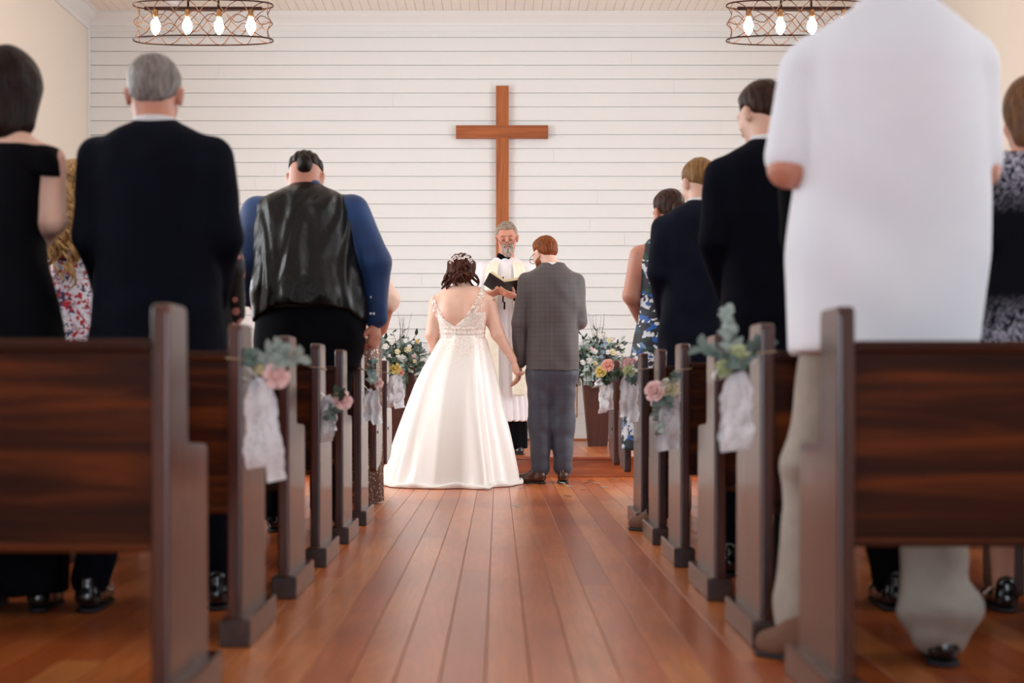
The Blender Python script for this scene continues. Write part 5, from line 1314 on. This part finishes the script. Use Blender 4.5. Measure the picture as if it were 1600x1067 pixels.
pew_bouquet(1, 5, 982, 578, 'bouquet on the sixth right pew with yellow and pink roses over two lace tails',
    [(982, 579, -.02, .030, 'green_p', None), (981, 567, 0, .034, 'pink', ROSE2), (990, 563, .0, .02, 'pink', ROSE2)], [(976, 588, .20, .045, .0), (989, 588, .23, .05, .0)], [(972, 580, (-.5, -.4, -.2), .05, 5, 'leaf2'), (984, 584, (.1, -.4, -.4), .04, 4, 'leaf')], 577, loops=False, seed=21)
pew_bouquet(1, 7, 948, 574, 'bouquet on the front right pew with a coral and a yellow rose',
    [(949, 570, -.03, .036, 'coral', None), (938, 580, -.02, .034, 'yellow', None)], [(944, 592, .21, .055, -.005), (951, 590, .20, .05, .0), (940, 590, .06, .05, -.03)], [(950, 580, (.1, -.5, -.6), .06, 6, 'leaf2'), (946, 584, (-.1, -.5, -.6), .05, 5, 'leaf2')], 582, loops=False, seed=24)

def planter(pxb0, pxb1, pxt0, pxt1, Z, label):
    zt = WZ(574, Z); z0 = .16; cx = (pxb0+pxb1)/2; X = WX(cx, Z)
    wb = (pxb1-pxb0)/2*Z/F; wt = (pxt1-pxt0)/2*Z/F
    r = empty('planter', (X, Z, 0), 0, label, 'planter', 'tall tapered planters on the platform')
    t = .02
    def quad(a0, a1, b0, b1): return None
    for k, nm in enumerate(('side_panel',)*4):
        R = Matrix.Rotation(k*PI/2, 3, 'Z'); m = MB()
        vs_ = [(-wb, -wb, z0), (wb, -wb, z0), (wt, -wt, zt), (-wt, -wt, zt), (-wb+t, -wb+t, z0), (wb-t, -wb+t, z0), (wt-t, -wt+t, zt), (-wt+t, -wt+t, zt)]
        m.add([tuple(R @ Vector(v)) for v in vs_], [(0, 1, 2, 3), (7, 6, 5, 4), (0, 4, 5, 1), (3, 2, 6, 7), (0, 3, 7, 4), (1, 5, 6, 2)]); m.build('side_panel', M['planter'], r)
    q = wt-t; MB().box(-q, q, -q, q, zt-.06, zt-.03).build('soil', M['pewdark'], r)
    return X, Z, zt
def arrangement(X, Z, zt, label, seed, mir):
    r = empty('flower_arrangement', (X, Z, 0), 0, label, 'flowers', 'flower arrangements in tall planters'); rr = random.Random(seed)
    U = lambda px, py, dy=0.: (WX(px, Z+dy)-X, dy, WZ(py, Z+dy))
    cx = VX+X*F/Z
    mats = ['leaf', 'leaf2', 'leaf3']
    fol = {m: MB() for m in mats}; st = MB()
    for i in range(270):
        a = rr.uniform(0, 2*PI); el = rr.uniform(-.5, 1.25); d = Vector((math.cos(a)*math.cos(el)*1.25, math.sin(a)*math.cos(el)*.8, math.sin(el)*.85)); L = rr.uniform(.10, .27)
        b0 = Vector((rr.uniform(-.08, .08), rr.uniform(-.08, .05), zt+rr.uniform(.0, .10))); g = Vector((0, 0, -.5 if el < .3 else -.15)); pts = [b0+d*L*t+g*L*t*t for t in (0, .35, .7, 1)]
        st.tube(pts, .0018, 4); m = fol[rr.choice(mats)]; nl = rr.randint(4, 7)
        for k in range(nl):
            t = .3+.7*k/(nl-1); p = b0+d*L*t+g*L*t*t; leaf_into(m, p, d*.6+Vector((rr.uniform(-1, 1), rr.uniform(-1, 1), rr.uniform(-.6, 1))), rr.uniform(.04, .075), rr.uniform(.020, .034), (rr.uniform(-.4, .4), -1, .5))
    # trailing strands in front
    for k in range(7):
        x = rr.uniform(-.12, .1); L = rr.uniform(.12, .30); m = fol[rr.choice(mats)]
        for j in range(int(L/.018)):
            z = zt+.03-j*.018; y = -.17-.02*math.sin(j); st.tube([(x, y, z+.018), (x+.003, y, z)], .0015, 4)
            for s_ in (-1, 1): leaf_into(m, (x, y, z), (s_*.9, -.4, -.4), .03, .02, (0, -1, .5))
    for k_, m in fol.items(): m.build('foliage', M[k_], r, kind='stuff', smooth=True, fixn=False)
    st.build('stems', M['twig'], r, kind='stuff')
    # tall large-leaved sprays : each leaf by itself
    lm = MB(); leaf_into(lm, (0, 0, 0), (0, 0, 1), 1, .42, (0, -1, 0), .12); lme = lm.mesh('leaf', smooth=True, fixn=False); lme.materials.append(M['leaf2'])
    for (dx, dy_, L) in ((0, -62, .3), (mir*24, -50, .26), (-mir*28, -46, .24), (mir*8, -40, .2), (-mir*12, -55, .26)):
        base = Vector((0, 0, zt+.05)); tip = Vector(U(cx+dx, 574+dy_)); MB().tube([base, base*.5+tip*.5+Vector((0, -.02, .03)), tip], .0028, 5).build('stem', M['twig'], r)
        for k in range(5):
            t = .55+.45*k/4; p = base*(1-t)+tip*t; o = bpy.data.objects.new('leaf', lme); C.objects.link(o); o.parent = r; o.location = p
            dv = Vector((rr.uniform(-1, 1), rr.uniform(-.6, .3), rr.uniform(-.1, 1))); o.rotation_mode = 'QUATERNION'; o.rotation_quaternion = dv.to_track_quat('Z', 'Y'); s_ = rr.uniform(.06, .085); o.scale = (s_, s_, s_)
    for k in range(7):
        a = rr.uniform(-.22, .22); pts = [(rr.uniform(-.03, .03), .05, zt)]; n = 7
        for i in range(1, n): pts.append((pts[0][0]+a*i/n*.6+rr.uniform(-.012, .012), .05+rr.uniform(-.02, .02), zt+.62*rr.uniform(.9, 1.05)*i/n*.95))
        MB().tube(pts, [.0032*(1-i/9) for i in range(n)], 5).build('twig', M['twig'], r)
    return r, U, cx
X, Z, zt = planter(612, 640, 602, 650, 13.05, 'tall dark wooden planter on the platform left of the wedding gown')
r, U, cx = arrangement(X, Z, zt, 'flower and eucalyptus arrangement in the planter left of the wedding gown', 31, 1)
for (a, b, rad, m) in [(603, 541, .05, 'white_p'), (621, 549, .045, 'cream'), (637, 546, .055, 'cream'), (622, 558, .045, 'white_p'), (630, 557, .04, 'white_p'), (640, 541, .035, 'white_p'), (612, 535, .04, 'white_p'), (634, 532, .04, 'white_p'), (646, 556, .03, 'pink'), (648, 564, .03, 'cream'), (610, 556, .035, 'white_p'), (652, 533, .03, 'yellow'), (600, 562, .035, 'white_p')]:
    place_rose('bloom', U(a, b, -.19), rad*.74, M[m], r, (random.uniform(-.4, .4), -1, .5), ROSE2)
X, Z, zt = planter(919, 948, 908, 958, 13.1, 'tall dark wooden planter on the platform right of the grey-suited man')
r, U, cx = arrangement(X, Z, zt, 'flower arrangement with pale blue blooms in planter right of the grey-suited man', 37, -1)
for (a, b, rad, m) in [(922, 563, .058, 'white_p'), (931, 568, .05, 'cream'), (929, 549, .05, 'white_p'), (911, 566, .045, 'white_p'), (938, 524, .045, 'white_p'), (952, 531, .045, 'cream'), (958, 550, .055, 'cream'), (966, 553, .055, 'white_p'), (950, 550, .04, 'white_p'), (941, 540, .03, 'blue_p'), (943, 550, .028, 'blue_p'), (946, 536, .03, 'blue_p'), (940, 557, .028, 'blue_p'), (972, 541, .04, 'white_p'), (925, 545, .03, 'pink')]:
    place_rose('bloom', U(a, b, -.19), rad*.74, M[m], r, (random.uniform(-.4, .4), -1, .5), ROSE2)

# altar table with a white cloth behind the clergyman
def altar():
    Z = 13.75; x0, x1 = WX(666, Z), WX(894, Z); zt = WZ(541, Z); xm = (x0+x1)/2
    r = empty('altar_table', (xm, Z, 0), 0, 'altar table behind the couple, mostly hidden by them', 'table')
    h = (x1-x0)/2
    MB().box(-h, h, -.22, .22, zt-.035, zt).build('tabletop', M['planter'], r, bevel=.004)
    for sx in (-1, 1):
        for sy in (-1, 1): MB().box(sx*(h-.06)-.03, sx*(h-.06)+.03, sy*.17-.03, sy*.17+.03, .16, zt-.035).build('leg', M['planter'], r, bevel=.004)
    def cloth(name, xa, xb, drop, m, lab, cat, flare=.0, nf=9):
        N = 90; rows = []; per = []
        pts = [(xa, -.23), (xb, -.23), (xb, .23), (xa, .23)]
        for k in range(4):
            a, b = pts[k], pts[(k+1) % 4]
            for i in range(N//4+8): t = i/(N//4+8); per.append((a[0]+(b[0]-a[0])*t, a[1]+(b[1]-a[1])*t))
        cx, n = (xa+xb)/2, len(per)
        rows.append([(cx+(x-cx)*.02, y*.02, zt+.006) for x, y in per]); rows.append([(x*1.0, y, zt+.006) for x, y in per])
        for i in range(1, 12):
            u = i/11; row = []
            for j, (x, y) in enumerate(per):
                ox = 1 if abs(x-xb) < .001 else (-1 if abs(x-xa) < .001 else 0); oy = 1 if abs(y-.23) < .001 else (-1 if abs(y+.23) < .001 else 0)
                w_ = .012+u*(.012*math.sin(j*.55)+.012*math.sin(j*.23+1)+flare)
                row.append((x+ox*w_, y+oy*w_, zt+.004-drop*u*(1+.03*math.sin(j*.3))))
            rows.append(row)
        m_ = MB(); m_.add([p for q in rows for p in q], [(i*n+j, (i+1)*n+j, (i+1)*n+(j+1) % n, i*n+(j+1) % n) for i in range(len(rows)-1) for j in range(n)])
        o = m_.build(name, M[m], None, smooth=True); o.location = (xm, Z, 0); tag(o, lab, cat); md = o.modifiers.new('s', 'SOLIDIFY'); md.thickness = .004; return o
    cloth('altar_cloth', -h-.005, h+.005, .38, 'altarcloth', 'white cloth draped over the altar table', 'tablecloth', .05)
    xr0, xr1 = WX(886, Z-.3)-xm, WX(903, Z-.3)-xm
    rn = empty('fringed_runner', (xm, Z, 0), 0, 'beige fringed runner hanging at the right end of the altar, beside the grey suit', 'runner')
    N = 14; P_ = []
    for i in range(N+1):
        t = i/N; P_.append([(xr0+(xr1-xr0)*j/6, -.275-.012*math.sin(j*1.4+t)-.01*t, zt+.012-(zt+.012-WZ(652, Z-.28))*t) for j in range(7)])
    P_ = [[(p[0], .0, zt+.014) for p in P_[0]], [(p[0], -.2, zt+.014) for p in P_[0]]]+P_
    o = MB().grid(P_).build('cloth', M['beigecloth'], rn, smooth=True); md = o.modifiers.new('s', 'SOLIDIFY'); md.thickness = .004
    fr = MB()
    for i in range(14):
        x = xr0+(xr1-xr0)*i/13; fr.tube([(x, -.285, WZ(652, Z-.28)+.005), (x+.003, -.288, WZ(652, Z-.28)-.03)], .002, 4)
    fr.build('fringe', M['stole'], rn, kind='stuff')
altar()

# loose leaves on the floor
lf = MB(); leaf_into(lf, (0, 0, 0), (0, 1, 0), 1, .6, (0, 0, 1), -.12); lme = lf.mesh('fallen_leaf', smooth=True, fixn=False)
rr = random.Random(8); first = None
for i, (px, py) in enumerate([(884, 758), (896, 763), (911, 757), (904, 767), (893, 778), (938, 757), (930, 754), (939, 763), (822, 759), (814, 795), (757, 767), (868, 754), (951, 752), (918, 752)]):
    Z = EYE*F/(py-VY)
    me = lme
    if i % 3 == 0: me = lme
    o = link('fallen_leaf', me, None, M['leaf3']); s_ = rr.uniform(.05, .07); o.scale = (s_, s_*1.1, s_); o.location = (WX(px, Z), Z, .009); o.rotation_euler = (rr.uniform(-.1, .1), rr.uniform(-.15, .15), rr.choice([1.57, -1.57])+rr.uniform(-.7, .7))
    tag(o, 'small pale green leaf fallen on the floorboards beside the grey suit' if i not in (9, 10) else ('small pale leaf lying alone on the boards of the open aisle' if i == 9 else 'small dark leaf at the hem of the wedding gown'), 'leaf', 'fallen leaves near the grey-suited man' if i not in (9, 10) else None)
